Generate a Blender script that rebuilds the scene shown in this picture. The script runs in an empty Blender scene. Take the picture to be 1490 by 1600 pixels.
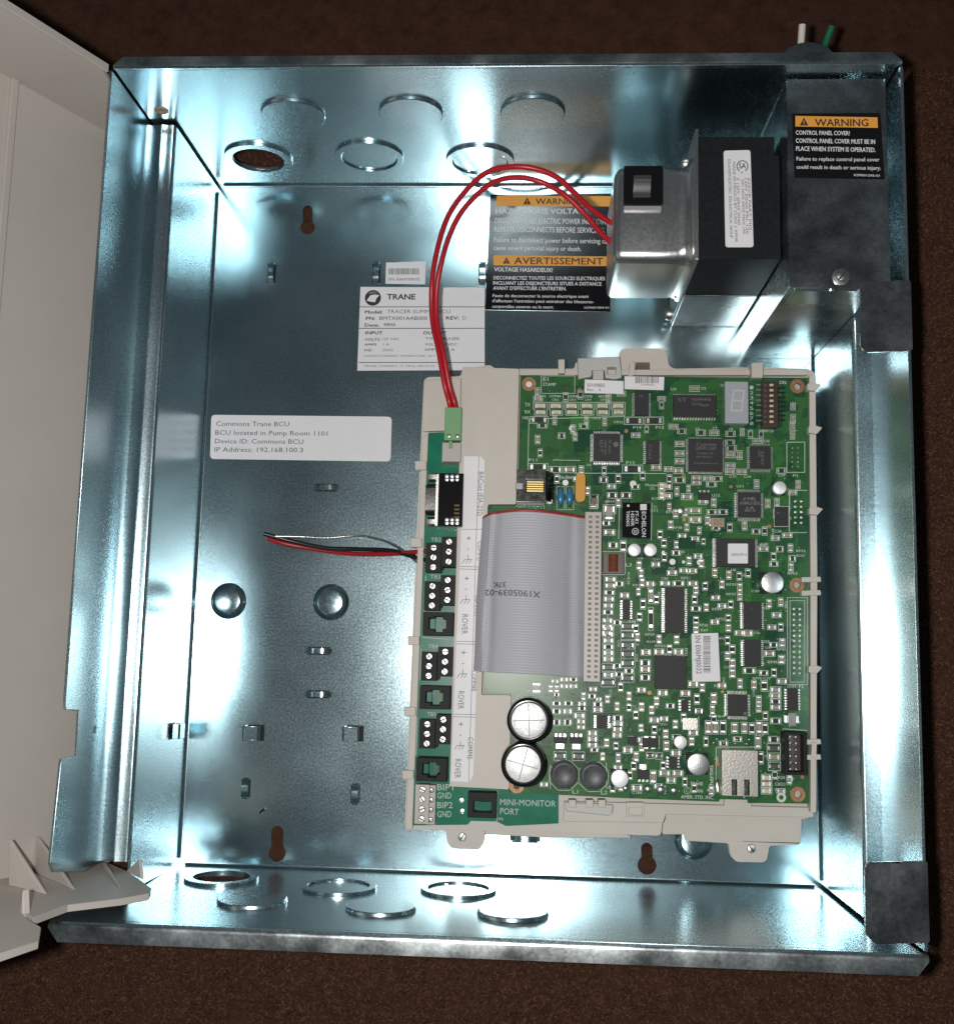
import bpy, bmesh, math, random
from mathutils import Vector, Matrix, Euler
from mathutils.geometry import tessellate_polygon
random.seed(7)
scene = bpy.context.scene
col = scene.collection
MM = 0.001
# ------------------------------------------------------------------ camera
CAM = Vector((167.0976, 102.4175, 526.2571))          # millimetres above the back plate
CROT = Euler((0.131379566, 0.0527014186, 0.0241214986), 'XYZ')
FPX = 1700.027                                          # focal length in photo pixels (photo 1490 wide)
cam_d = bpy.data.cameras.new('camera'); cam = bpy.data.objects.new('camera', cam_d); col.objects.link(cam)
cam.location = CAM*MM; cam.rotation_euler = CROT
cam_d.sensor_fit = 'HORIZONTAL'; cam_d.sensor_width = 36; cam_d.lens = FPX/1490*36
cam_d.clip_start = 0.01; cam_d.clip_end = 50
scene.camera = cam
# ------------------------------------------------------------------ light: dim room + the phone's flash left of its lens
world = bpy.data.worlds.new('World'); scene.world = world; world.use_nodes = True
bg = world.node_tree.nodes['Background']
bg.inputs[0].default_value = (0.80, 0.92, 1.0, 1); bg.inputs[1].default_value = 0.065
CR = CROT.to_matrix()
fl_d = bpy.data.lights.new('camera_flash', 'POINT'); fl = bpy.data.objects.new('camera_flash', fl_d); col.objects.link(fl)
fl.location = (CAM + CR @ Vector((-24, 2, 4)))*MM
fl_d.energy = 6.8; fl_d.shadow_soft_size = 0.006; fl_d.color = (1.0, 0.97, 0.93)
scene.view_settings.view_transform = 'Standard'; scene.view_settings.look = 'None'
scene.view_settings.exposure = 0.0; scene.view_settings.gamma = 1.0
# ------------------------------------------------------------------ helpers
def ray(px, py): return CR @ Vector(((px-745)/FPX, -(py-800)/FPX, -1))
def at(px, py, z):
    d = ray(px, py); t = (z-CAM.z)/d.z
    return CAM + d*t
def hit(px, py, p, n):
    d = ray(px, py); n = Vector(n); t = (Vector(p)-CAM).dot(n)/d.dot(n)
    return CAM + d*t
def a2(px, py, z): p = at(px, py, z); return (p.x, p.y)
def ppm(z): return FPX/(CAM.z-z)                        # photo pixels per mm at height z

MATS = {}
def mat(name, color=(.5,.5,.5), rough=.5, metal=0., var=0., vscale=300., bump=0., bscale=800., spec=.5, rvar=0., trans=0., color2=None, coat=0.):
    if name in MATS: return MATS[name]
    m = bpy.data.materials.new(name); m.use_nodes = True; nt = m.node_tree; N = nt.nodes; L = nt.links
    b = N['Principled BSDF']
    b.inputs['Base Color'].default_value = (*color, 1); b.inputs['Roughness'].default_value = rough
    b.inputs['Metallic'].default_value = metal; b.inputs['Specular IOR Level'].default_value = spec
    if trans: b.inputs['Transmission Weight'].default_value = trans
    if coat: b.inputs['Coat Weight'].default_value = coat; b.inputs['Coat Roughness'].default_value = .15
    if var or bump or rvar or color2:
        tc = N.new('ShaderNodeTexCoord')
        no = N.new('ShaderNodeTexNoise'); no.inputs['Scale'].default_value = vscale; no.inputs['Detail'].default_value = 6 if name != 'brown_carpet' else 9
        no.inputs['Roughness'].default_value = .62 if name != 'brown_carpet' else .9
        L.new(tc.outputs['Object'], no.inputs['Vector'])
        if var or color2:
            c2 = color2 or tuple(c*(1-var) for c in color)
            c1 = color if color2 else tuple(min(1, c*(1+var)) for c in color)
            r = N.new('ShaderNodeValToRGB'); r.color_ramp.elements[0].position = .35; r.color_ramp.elements[1].position = .65
            r.color_ramp.elements[0].color = (*c2, 1); r.color_ramp.elements[1].color = (*c1, 1)
            L.new(no.outputs['Fac'], r.inputs['Fac']); L.new(r.outputs['Color'], b.inputs['Base Color'])
        if rvar:
            mr = N.new('ShaderNodeMapRange'); mr.inputs['From Min'].default_value = .3; mr.inputs['From Max'].default_value = .7
            mr.inputs['To Min'].default_value = max(.02, rough-rvar); mr.inputs['To Max'].default_value = min(1, rough+rvar)
            L.new(no.outputs['Fac'], mr.inputs['Value']); L.new(mr.outputs['Result'], b.inputs['Roughness'])
        if bump:
            n2 = N.new('ShaderNodeTexNoise'); n2.inputs['Scale'].default_value = bscale; n2.inputs['Detail'].default_value = 4
            L.new(tc.outputs['Object'], n2.inputs['Vector'])
            bp = N.new('ShaderNodeBump'); bp.inputs['Strength'].default_value = bump; bp.inputs['Distance'].default_value = .0005
            L.new(n2.outputs['Fac'], bp.inputs['Height']); L.new(bp.outputs['Normal'], b.inputs['Normal'])
    MATS[name] = m
    return m

_txt = {}
def text_geo(s, bold):
    k = (s, bold)
    if k in _txt: return _txt[k]
    cu = bpy.data.curves.new('t', 'FONT'); cu.body = s; cu.size = 1; cu.resolution_u = 2; cu.offset = bold
    o = bpy.data.objects.new('t', cu)
    me = bpy.data.meshes.new_from_object(o)
    vs = [(v.co.x, v.co.y) for v in me.vertices]; fs = [tuple(p.vertices) for p in me.polygons]
    bpy.data.objects.remove(o); bpy.data.meshes.remove(me); bpy.data.curves.remove(cu)
    x0 = min((v[0] for v in vs), default=0); x1 = max((v[0] for v in vs), default=1)
    _txt[k] = ([(v[0]-x0, v[1]) for v in vs], fs, max(1e-3, x1-x0))
    return _txt[k]
_h = text_geo('H', 0); CAPH = max(v[1] for v in _h[0])

class MB:
    def __init__(s): s.v = []; s.f = []; s.m = []
    def add(s, vs, fs, m=0, fr=None):
        k = len(s.v)
        s.v += [tuple(fr(*p)) if fr else tuple(p) for p in vs]
        s.f += [tuple(i+k for i in f) for f in fs]; s.m += [m]*len(fs)
        return s
    def box(s, x0, x1, y0, y1, z0, z1, m=0, fr=None):
        vs = [(x, y, z) for z in (z0, z1) for y in (y0, y1) for x in (x0, x1)]
        return s.add(vs, [(0,2,3,1),(4,5,7,6),(0,1,5,4),(2,6,7,3),(0,4,6,2),(1,3,7,5)], m, fr)
    def plate(s, outer, holes, z0, z1, m=0, fr=None):
        loops = [outer]+list(holes)
        def area(l): return sum(l[i][0]*l[(i+1)%len(l)][1]-l[(i+1)%len(l)][0]*l[i][1] for i in range(len(l)))
        loops = [l if (area(l) > 0) == (i == 0) else l[::-1] for i, l in enumerate(loops)]
        flat = [p for l in loops for p in l]; n = len(flat)
        tris = tessellate_polygon([[Vector((p[0], p[1], 0)) for p in l] for l in loops])
        top = []; bot = []
        for t in tris:
            a, b, c = [flat[i] for i in t]
            if (b[0]-a[0])*(c[1]-a[1])-(b[1]-a[1])*(c[0]-a[0]) < 0: t = t[::-1]
            top.append(tuple(i+n for i in t)); bot.append(tuple(t[::-1]))
        side = []; k = 0
        for l in loops:
            for i in range(len(l)):
                j = (i+1) % len(l); side.append((k+i, k+j, k+j+n, k+i+n))
            k += len(l)
        return s.add([(p[0], p[1], z0) for p in flat]+[(p[0], p[1], z1) for p in flat], top+bot+side, m, fr)
    def quad(s, pts, m=0): return s.add(pts, [tuple(range(len(pts)))], m)
    def lathe(s, cx, cy, prof, seg=24, m=0, fr=None):
        vs = []; fs = []
        for r, z in prof:
            for i in range(seg):
                a = 2*math.pi*i/seg; vs.append((cx+r*math.cos(a), cy+r*math.sin(a), z))
        for j in range(len(prof)-1):
            for i in range(seg):
                k = (i+1) % seg; fs.append((j*seg+i, j*seg+k, (j+1)*seg+k, (j+1)*seg+i))
        fs.append(tuple(range(seg))[::-1]); fs.append(tuple((len(prof)-1)*seg+i for i in range(seg)))
        return s.add(vs, fs, m, fr)
    def ring(s, cx, cy, r0, r1, z0, z1, seg=32, m=0, fr=None):
        return s.plate(circle(cx, cy, r1, seg), [circle(cx, cy, r0, seg)], z0, z1, m, fr)
    def tube(s, pts, r, seg=10, m=0, sub=6):
        P = smooth(pts, sub); vs = []; fs = []
        up = Vector((0, 0, 1)); n = None
        for i, p in enumerate(P):
            t = (P[min(i+1, len(P)-1)]-P[max(i-1, 0)]).normalized()
            if n is None: n = (up - t*up.dot(t)); n = n.normalized() if n.length > .05 else Vector((1, 0, 0))
            n = (n - t*n.dot(t)).normalized(); b = t.cross(n)
            for k in range(seg):
                a = 2*math.pi*k/seg; vs.append(p + n*(r*math.cos(a)) + b*(r*math.sin(a)))
        for i in range(len(P)-1):
            for k in range(seg):
                q = (k+1) % seg; fs.append((i*seg+k, i*seg+q, (i+1)*seg+q, (i+1)*seg+k))
        fs.append(tuple(range(seg))[::-1]); fs.append(tuple((len(P)-1)*seg+k for k in range(seg)))
        return s.add(vs, fs, m)
    def text(s, t, p0, p1, hpx, z, m=0, bold=0.0):
        """flat print: runs from pixel p0 to pixel p1 (baseline), cap height hpx, at height z"""
        a = at(*p0, z); b = at(*p1, z); w = (b-a).length; d = (b-a).normalized(); u = Vector((-d.y, d.x, 0))
        vs, fs, tw = text_geo(t, 0); h = hpx/ppm(z)/CAPH; e = Vector((0, 0, .002))
        s.add([a + d*(x/tw*w) + u*(y*h) for x, y in vs], fs, m)
        if bold:                                        # heavier type: struck again a hair to each side
            for i, (q, r_) in enumerate(((1, 0), (-1, 0), (0, 1), (0, -1))): s.add([a + d*(x/tw*w+q*bold*h) + u*(y*h+r_*bold*h*.7) + e*(i+1) for x, y in vs], fs, m)
        return s
    def rectpx(s, x0, y0, x1, y1, z, m=0):
        return s.quad([at(x0, y1, z), at(x1, y1, z), at(x1, y0, z), at(x0, y0, z)], m)
    def linepx(s, p0, p1, w, z, m=0):
        a = at(*p0, z); b = at(*p1, z); d = (b-a).normalized(); u = Vector((-d.y, d.x, 0))*(w/2)
        a = a-d*(w/2); b = b+d*(w/2)
        return s.quad([a-u, b-u, b+u, a+u], m)
    def framepx(s, x0, y0, x1, y1, w, z, m=0):
        s.linepx((x0, y0), (x1, y0), w, z, m); s.linepx((x0, y1), (x1, y1), w, z, m)
        s.linepx((x0, y0), (x0, y1), w, z+.004, m); s.linepx((x1, y0), (x1, y1), w, z+.004, m); return s
    def discpx(s, px, py, rpx, z, m=0, seg=16):
        c = at(px, py, z); r = rpx/ppm(z)
        return s.quad([(c.x+r*math.cos(2*math.pi*i/seg), c.y+r*math.sin(2*math.pi*i/seg), z) for i in range(seg)], m)
    def build(s, name, mats, parent=None, bevel=0., seg=2, smoothang=35, label=None, group=None, kind=None, cat=None):
        me = bpy.data.meshes.new(name)
        me.from_pydata([(x*MM, y*MM, z*MM) for x, y, z in s.v], [], s.f)
        if not isinstance(mats, (list, tuple)): mats = [mats]
        for m_ in mats: me.materials.append(m_)
        me.polygons.foreach_set('material_index', s.m)
        me.polygons.foreach_set('use_smooth', [True]*len(me.polygons))
        me.update(); me.set_sharp_from_angle(angle=math.radians(smoothang))
        o = bpy.data.objects.new(name, me); col.objects.link(o)
        if bevel:
            b = o.modifiers.new('edge', 'BEVEL'); b.width = bevel*MM; b.segments = seg; b.limit_method = 'ANGLE'; b.angle_limit = math.radians(40)
            b.harden_normals = True
        par(o, parent); tag(o, label, cat, group, kind)
        return o

def smooth(pts, sub):
    P = [Vector(p) for p in pts]
    if sub <= 1 or len(P) < 3: return P
    out = []
    for i in range(len(P)-1):
        p0 = P[max(i-1, 0)]; p1 = P[i]; p2 = P[i+1]; p3 = P[min(i+2, len(P)-1)]
        for k in range(sub):
            t = k/sub
            out.append(.5*((2*p1)+(p2-p0)*t+(2*p0-5*p1+4*p2-p3)*t*t+(3*p1-p0-3*p2+p3)*t**3))
    out.append(P[-1]); return out
def circle(cx, cy, r, seg=32): return [(cx+r*math.cos(2*math.pi*i/seg), cy+r*math.sin(2*math.pi*i/seg)) for i in range(seg)]
def rrect(x0, y0, x1, y1, r, seg=5):
    x0, x1 = min(x0, x1), max(x0, x1); y0, y1 = min(y0, y1), max(y0, y1); out = []
    for cx, cy, a0 in ((x1-r, y1-r, 0), (x0+r, y1-r, 90), (x0+r, y0+r, 180), (x1-r, y0+r, 270)):
        for k in range(seg+1):
            a = math.radians(a0+90*k/seg); out.append((cx+r*math.cos(a), cy+r*math.sin(a)))
    return out
def roundpoly(pts, r, seg=4):
    """round every corner of a 2D polygon by r (clamped)"""
    out = []; n = len(pts)
    for i in range(n):
        p = Vector(pts[i]); a = Vector(pts[i-1])-p; b = Vector(pts[(i+1) % n])-p
        k = min(r, a.length*.45, b.length*.45); s_ = p+a.normalized()*k; e = p+b.normalized()*k
        for j in range(seg+1):
            t = j/seg; q = s_*(1-t)**2+p*(2*t*(1-t))+e*t*t; out.append((q.x, q.y))
    return out
def par(o, parent):
    if parent is not None:
        o.parent = parent
        w = parent.location if parent.parent is None else parent.parent.location
        o.matrix_parent_inverse = Matrix.Translation(-parent.location) if parent.parent is None else Matrix.Identity(4)
def tag(o, label=None, cat=None, group=None, kind=None):
    if label: o['label'] = label
    if cat: o['category'] = cat
    if group: o['group'] = group
    if kind: o['kind'] = kind
def thing(name, label, cat, loc=(0, 0, 0), group=None):
    o = bpy.data.objects.new(name, None); col.objects.link(o); o.location = Vector(loc)*MM; o.empty_display_size = .01
    tag(o, label, cat, group); return o
def px_poly(pts, z): return [a2(x, y, z) for x, y in pts]
# ------------------------------------------------------------------ materials
def zinc(name, color, rough, rv, speck=.0, bump=.02, bs=22, fw=.55, fs=900):
    m = bpy.data.materials.new(name); m.use_nodes = True; nt = m.node_tree; N = nt.nodes; L = nt.links; b = N['Principled BSDF']
    b.inputs['Metallic'].default_value = 1
    tc = N.new('ShaderNodeTexCoord')
    big = N.new('ShaderNodeTexNoise'); big.inputs['Scale'].default_value = bs; big.inputs['Detail'].default_value = 5
    fine = N.new('ShaderNodeTexNoise'); fine.inputs['Scale'].default_value = fs; fine.inputs['Detail'].default_value = 3
    vor = N.new('ShaderNodeTexVoronoi'); vor.inputs['Scale'].default_value = 380
    for n in (big, fine, vor): L.new(tc.outputs['Object'], n.inputs['Vector'])
    mix = N.new('ShaderNodeMath'); mix.operation = 'MULTIPLY_ADD'; mix.inputs[1].default_value = fw
    L.new(fine.outputs['Fac'], mix.inputs[0])
    h = N.new('ShaderNodeMath'); h.operation = 'MULTIPLY'; h.inputs[1].default_value = 1-fw
    L.new(big.outputs['Fac'], h.inputs[0]); L.new(h.outputs[0], mix.inputs[2])
    mr = N.new('ShaderNodeMapRange'); mr.inputs['From Min'].default_value = .35; mr.inputs['From Max'].default_value = .65
    mr.inputs['To Min'].default_value = rough-rv; mr.inputs['To Max'].default_value = rough+rv
    L.new(mix.outputs[0], mr.inputs['Value']); L.new(mr.outputs['Result'], b.inputs['Roughness'])
    rp = N.new('ShaderNodeValToRGB'); rp.color_ramp.elements[0].position = .3; rp.color_ramp.elements[1].position = .7
    rp.color_ramp.elements[0].color = tuple(c*(1-speck) for c in color)+(1,); rp.color_ramp.elements[1].color = tuple(min(1, c*(1+speck*.4)) for c in color)+(1,)
    L.new(mix.outputs[0], rp.inputs['Fac']); L.new(rp.outputs['Color'], b.inputs['Base Color'])
    bp = N.new('ShaderNodeBump'); bp.inputs['Strength'].default_value = bump; bp.inputs['Distance'].default_value = .0004
    ad = N.new('ShaderNodeMath'); ad.operation = 'ADD'; L.new(fine.outputs['Fac'], ad.inputs[0]); L.new(vor.outputs['Distance'], ad.inputs[1])
    L.new(ad.outputs[0], bp.inputs['Height']); L.new(bp.outputs['Normal'], b.inputs['Normal'])
    MATS[name] = m; return m
ZINC = zinc('zinc_plated_steel', (.52, .68, .73), .195, .04, .22, .014, 16, .5, 1100)
ZINCW = zinc('zinc_steel_lit_walls', (.54, .69, .745), .255, .045, .18, .014, 16, .5, 1100)  # same sheet as the back panel; brighter wall light put into its colour and roughness
DULL = zinc('dull_galvanised_steel', (.46, .485, .49), .25, .05, .55, .02, 75, .25, 700)
RIMM = zinc('mottled_rim_steel', (.55, .60, .61), .30, .07, .55, .03, 60, .2, 700)  # rim flanges: greyer and more mottled than the wall zinc
BELL = zinc('pressed_steel', (.60, .61, .61), .31, .03, .12, .03)
CARPET = mat('brown_carpet', (.085, .041, .026), .95, var=0, vscale=95, color2=(.036, .017, .012), bump=1.0, bscale=1100, spec=.05)
BEIGE = mat('beige_plastic', (.56, .52, .47), .5, var=.025, vscale=60, bump=.04, bscale=2500)
COVERP = mat('cover_plastic', (.485, .45, .415), .55, var=.02, vscale=30, bump=.05, bscale=3000)
CLIPG = mat('grey_clip_plastic', (.50, .49, .47), .35, spec=.5)
BLACKP = mat('black_paint', (.014, .016, .018), .5, spec=.10, var=.2, vscale=500, bump=.08, bscale=900)
BLKPL = mat('black_plastic', (.012, .012, .013), .55, spec=.2)
BLKGL = mat('black_gloss', (.008, .008, .009), .14, spec=.3)
CHIP = mat('chip_epoxy', (.030, .028, .030), .55, spec=.3, var=.12, vscale=900, bump=.05, bscale=2500)
CHIPTX = mat('chip_print', (.13, .13, .13), .6)
CHIPW = mat('white_print', (.72, .72, .72), .6)
SILK = mat('silkscreen_white', (.52, .58, .53), .6)
TIN = mat('tinned_metal', (.66, .66, .65), .32, metal=1, bump=.15, bscale=1500)
BRIGHT = mat('bright_aluminium', (.88, .88, .88), .5, metal=.75, bump=.35, bscale=500)
SCREWM = mat('screw_metal', (.52, .52, .50), .40, metal=1, bump=.2, bscale=900)
GOLD = mat('gold_contact', (.85, .62, .25), .3, metal=1)
COPPER = mat('copper_ring', (.34, .17, .09), .5, metal=.55, var=.25, vscale=700)
LABEL = mat('label_paper', (.78, .77, .80), .5, var=.015, vscale=80)
LBLBLK = mat('label_black', (.009, .009, .011), .16, spec=.26)
ORANGE = mat('label_orange', (.80, .36, .06), .4)
INK = mat('black_ink', (.025, .025, .03), .6)
INKG = mat('grey_ink', (.16, .15, .16), .6)
RED = mat('red_insulation', (.44, .010, .020), .33, spec=.45)
DRED = mat('dark_red_insulation', (.36, .012, .02), .35)
WBLK = mat('black_insulation', (.012, .012, .012), .35)
WGRN = mat('green_insulation', (.01, .12, .06), .4)
WWHT = mat('white_insulation', (.62, .59, .52), .45)
BARE = mat('bare_wire', (.62, .60, .58), .3, metal=1, bump=.3, bscale=900)
RIB = mat('ribbon_grey', (.47, .47, .51), .45, spec=.35)
RIBRED = mat('ribbon_red', (.33, .03, .03), .45)
CONNG = mat('connector_grey', (.46, .42, .39), .4)
GREENPL = mat('green_plug', (.20, .38, .20), .55, spec=.2)
TBOARD = mat('terminal_board_mask', (.012, .165, .098), .27, spec=.2, var=.12, vscale=120)
YELLOW = mat('tantalum_yellow', (.62, .30, .03), .32)
BLUE = mat('blue_ceramic', (.03, .20, .36), .25)
TAN = mat('tan_ceramic', (.36, .28, .22), .4)
GREYC = mat('grey_ceramic', (.30, .29, .30), .4)
CREAM = mat('led_cream', (.62, .52, .36), .35)
LGREY = mat('display_grey', (.38, .40, .44), .35)
SEGM = mat('display_segment', (.52, .51, .48), .45)
FERR = mat('ferrite', (.075, .078, .085), .42, var=.3, vscale=500)
GLASSY = mat('clear_jack_plastic', (.085, .085, .085), .14, var=.6, vscale=400)
COIL = mat('copper_coil', (.40, .12, .05), .3, metal=.6)
CANM = mat('can_aluminium', (.60, .61, .62), .33, metal=1, bump=.1, bscale=1200)
WCAN = mat('bright_can_top', (.86, .86, .87), .5, metal=.6)
VIA = mat('via_solder', (.62, .66, .58), .4, metal=.3)
SKIND = mat('stainless_shell', (.66, .63, .58), .33, metal=1, bump=.15, bscale=1200)
BROWN = mat('lit_carpet_tan', (.36, .25, .18), .6)
def pcb_mat():
    m = bpy.data.materials.new('main_board_mask'); m.use_nodes = True; nt = m.node_tree; N = nt.nodes; L = nt.links; b = N['Principled BSDF']
    tc = N.new('ShaderNodeTexCoord')
    v1 = N.new('ShaderNodeTexVoronoi'); v1.distance = 'CHEBYCHEV'; v1.inputs['Scale'].default_value = 75
    v2 = N.new('ShaderNodeTexVoronoi'); v2.distance = 'CHEBYCHEV'; v2.inputs['Scale'].default_value = 240
    no = N.new('ShaderNodeTexNoise'); no.inputs['Scale'].default_value = 25; no.inputs['Detail'].default_value = 3
    for n in (v1, v2, no): L.new(tc.outputs['Object'], n.inputs['Vector'])
    ma = N.new('ShaderNodeMath'); ma.operation = 'MULTIPLY_ADD'; ma.inputs[1].default_value = .35
    L.new(v2.outputs['Color'], ma.inputs[0]); L.new(v1.outputs['Color'], ma.inputs[2])
    r = N.new('ShaderNodeValToRGB'); r.color_ramp.interpolation = 'CONSTANT'
    e = r.color_ramp.elements; e[0].position = 0; e[0].color = (.012, .050, .030, 1); e[1].position = .45; e[1].color = (.032, .112, .042, 1)
    q = e.new(.62); q.color = (.048, .150, .048, 1)
    q = e.new(.95); q.color = (.016, .078, .044, 1)
    L.new(ma.outputs[0], r.inputs['Fac'])
    mx = N.new('ShaderNodeMix'); mx.data_type = 'RGBA'; mx.inputs['B'].default_value = (.036, .122, .042, 1)
    L.new(no.outputs['Fac'], mx.inputs['Factor']); L.new(r.outputs['Color'], mx.inputs['A'])
    L.new(mx.outputs['Result'], b.inputs['Base Color']); b.inputs['Roughness'].default_value = .27; b.inputs['Specular IOR Level'].default_value = .2
    MATS['pcb'] = m; return m
PCB = pcb_mat()
# ------------------------------------------------------------------ setting
W, H, D1, D, AL, BR = 300.3, 339.16, 67.18, 112.45, 11.58, 7.6
T = 1.2
g = MB(); n_ = 60
g.add([(-900+i*40, -900+j*40, -1.6) for j in range(n_+1) for i in range(n_+1)], [(j*(n_+1)+i, j*(n_+1)+i+1, (j+1)*(n_+1)+i+1, (j+1)*(n_+1)+i) for j in range(n_) for i in range(n_)])
g.build('carpet_floor', CARPET, kind='structure', label='dark brown carpet under the metal box')
# pile: short bent tufts round the box, where the carpet is in view
rp_ = random.Random(11); PV = []; PF = []; PMi = []
def tuft(x, y):
    a = rp_.uniform(0, 6.283); l_ = rp_.uniform(.9, 2.0); w_ = rp_.uniform(.14, .28); h_ = rp_.uniform(.3, 1.2); ca, sa = math.cos(a), math.sin(a)
    k = len(PV); mid = (x+ca*l_*.5, y+sa*l_*.5, -1.5+h_); tip = (x+ca*l_, y+sa*l_, -1.5+h_*rp_.uniform(.4, 1.1))
    for c_ in ((x, y, -1.62), mid, tip):
        e = w_*(.5 if c_ is tip else 1); PV.append((c_[0]-sa*e, c_[1]+ca*e, c_[2])); PV.append((c_[0]+sa*e, c_[1]-ca*e, c_[2]))
    PF.append((k, k+1, k+3, k+2)); PF.append((k+2, k+3, k+5, k+4)); mi = rp_.choice((0, 0, 1, 1, 2, 3)); PMi.append(mi); PMi.append(mi)
for (ax, ay, bx, by, dn_) in ((-120, 345, 380, 400, .85), (-120, -75, 380, -14, .85), (310, -14, 372, 345, .85), (-60, -20, -11, 30, .85)):
    for i in range(int((bx-ax)*(by-ay)*dn_)): tuft(rp_.uniform(ax, bx), rp_.uniform(ay, by))
pm = MB(); pm.v = PV; pm.f = PF; pm.m = PMi
pm.build('carpet_pile', [mat('pile_brown', (.112, .054, .033), .9, spec=.1), mat('pile_dark', (.072, .035, .022), .9, spec=.1), mat('pile_deep', (.030, .015, .011), .9, spec=.1), mat('pile_light', (.145, .073, .046), .9, spec=.1)], kind='stuff', label='short dark brown carpet pile round the metal box', cat='carpet pile', smoothang=180)
# ------------------------------------------------------------------ enclosure
enc = thing('metal_enclosure', 'shiny zinc plated steel control box lying open on brown carpet', 'enclosure', (W/2, H/2, 0))
def keyhole(cs, rs, cb, rb, z=0):
    s_ = at(*cs, z); b_ = at(*cb, z); k = ppm(z); r1 = rs/k; r2 = rb/k; pts = []
    a0 = math.asin(r1/r2)
    for i in range(13): a = math.pi*i/12; pts.append((s_.x+r1*math.cos(a), s_.y+r1*math.sin(a)))
    for i in range(25): a = math.pi/2+a0+(2*math.pi-2*a0)*i/24; pts.append((b_.x+r2*math.cos(a), b_.y+r2*math.sin(a)))
    return pts
holes = [keyhole((480.5, 328), 8, (480.5, 355), 12), keyhole((433, 1300), 9, (433, 1333), 13), keyhole((1010, 1326), 8.5, (1010.5, 1352), 14)]
MB().plate([(0, 0), (W, 0), (W, H), (0, H)], holes, -T, 0).build('back_panel', ZINC, enc, label='flat back panel with three keyhole slots')
# top and bottom walls; (x, z) plane -> y
def ko(px, py, plane_y):
    p = hit(px, py, (0, plane_y, 0), (0, 1, 0)); return p.x, p.z
R1, R2, R2i = 14.2, 16.4, 13.4
topd = [ko(458, 178, H), ko(642, 175, H), ko(832, 174, H)]
topr = [ko(404, 247, H), ko(577, 244, H), ko(750, 250, H)]
botd = [ko(394, 1409, 0), ko(595, 1420, 0), ko(801, 1428, 0)]
botr = [ko(346, 1374, 0), ko(529, 1388, 0), ko(716, 1392, 0)]
for nm, y, rows, dsk, frm in (('top_wall', H, topr, topd, lambda a, b, c: (a, H+c, b)), ('bottom_wall', 0, botr, botd, lambda a, b, c: (a, -c, b))):
    hl = [circle(rows[0][0], rows[0][1], 12.4)]
    if nm == 'top_wall':
        gp = hit(252, 172, (0, H, 0), (0, 1, 0)); hl.append(circle(gp.x, gp.z, 2.6, 16))
    w = MB()
    if nm == 'top_wall': out = [(-AL+.6, D), (-AL+.6, 0), (W+BR-.6, 0), (W+BR-.6, D)]
    else: out = [(-AL-1, D-4), (-AL-1, 66), (-T, 66), (-T, 0), (W+BR-.6, 0), (W+BR-.6, D), (-AL+4, D)]
    w.plate(out, hl, .05, T, 0, frm)
    sg = 1 if nm == 'top_wall' else -1
    wo = w.build(nm, ZINCW, enc, bevel=.15)
    # rim flange, folded outwards with a rounded edge
    pr = []; fr_ = 5.2 if sg > 0 else 7.6; rr = 1.6 if sg > 0 else 2.6
    for k in range(7):
        a = math.pi/2*k/6; pr.append((rr-rr*math.cos(a), D-rr+rr*math.sin(a)))
    pr += [(fr_, D), (fr_, D-1.2), (rr, D-1.2)]
    x0, x1 = (-AL+.3, W+BR+1) if sg > 0 else (-AL-1, W+BR+1.5)
    f = MB(); n = len(pr); ch = 4
    ys = [(0 if sg < 0 else H)+sg*(p[0]+.02) for p in pr]
    f.add([(x0+(ch if p[0] > 4 else 0), ys[i], p[1]) for i, p in enumerate(pr)]+[(x1-(ch if p[0] > 4 else 0), ys[i], p[1]) for i, p in enumerate(pr)],
          [(i, (i+1) % n, (i+1) % n+n, i+n) for i in range(n)]+[tuple(range(n))[::-1], tuple(range(n, 2*n))])
    f.build('rim_flange', RIMM, wo, smoothang=50, label='dark narrow flange along the rim')
    fi = (lambda a, b, c: (a, H-c, b)) if sg > 0 else (lambda a, b, c: (a, c, b))
    for (cx, cz) in dsk:
        k = MB(); k.lathe(cx, cz, [(R1+.1, -.03), (R1, .25), (R1-.15, 1.15), (R1-.5, 1.4), (0.01, 1.42)], 48, 0, fi)
        k.build('knockout_disc', ZINCW, wo, smoothang=30)
    for i, (cx, cz) in enumerate(rows):
        k = MB()
        if i == 0: k.ring(cx, cz, 12.5, R2, -.03, 1.3, 48, 0, fi)
        else:
            k.ring(cx, cz, R2i, R2, -.03, 1.3, 48, 0, fi)
            k.lathe(cx, cz, [(R2i-.5, -.6), (R2i-.5, .35), (.01, .4)], 48, 0, fi)
            for a in (0.3, 2.0, 4.2):
                k.box(cx+(R2i-.9)*math.cos(a)-.8, cx+(R2i-.9)*math.cos(a)+.8, cz+(R2i-.4)*math.sin(a)-.8, cz+(R2i-.4)*math.sin(a)+.8, -.02, .8, 0, fi)
        k.build('knockout_ring', ZINCW, wo, bevel=.3)
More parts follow.
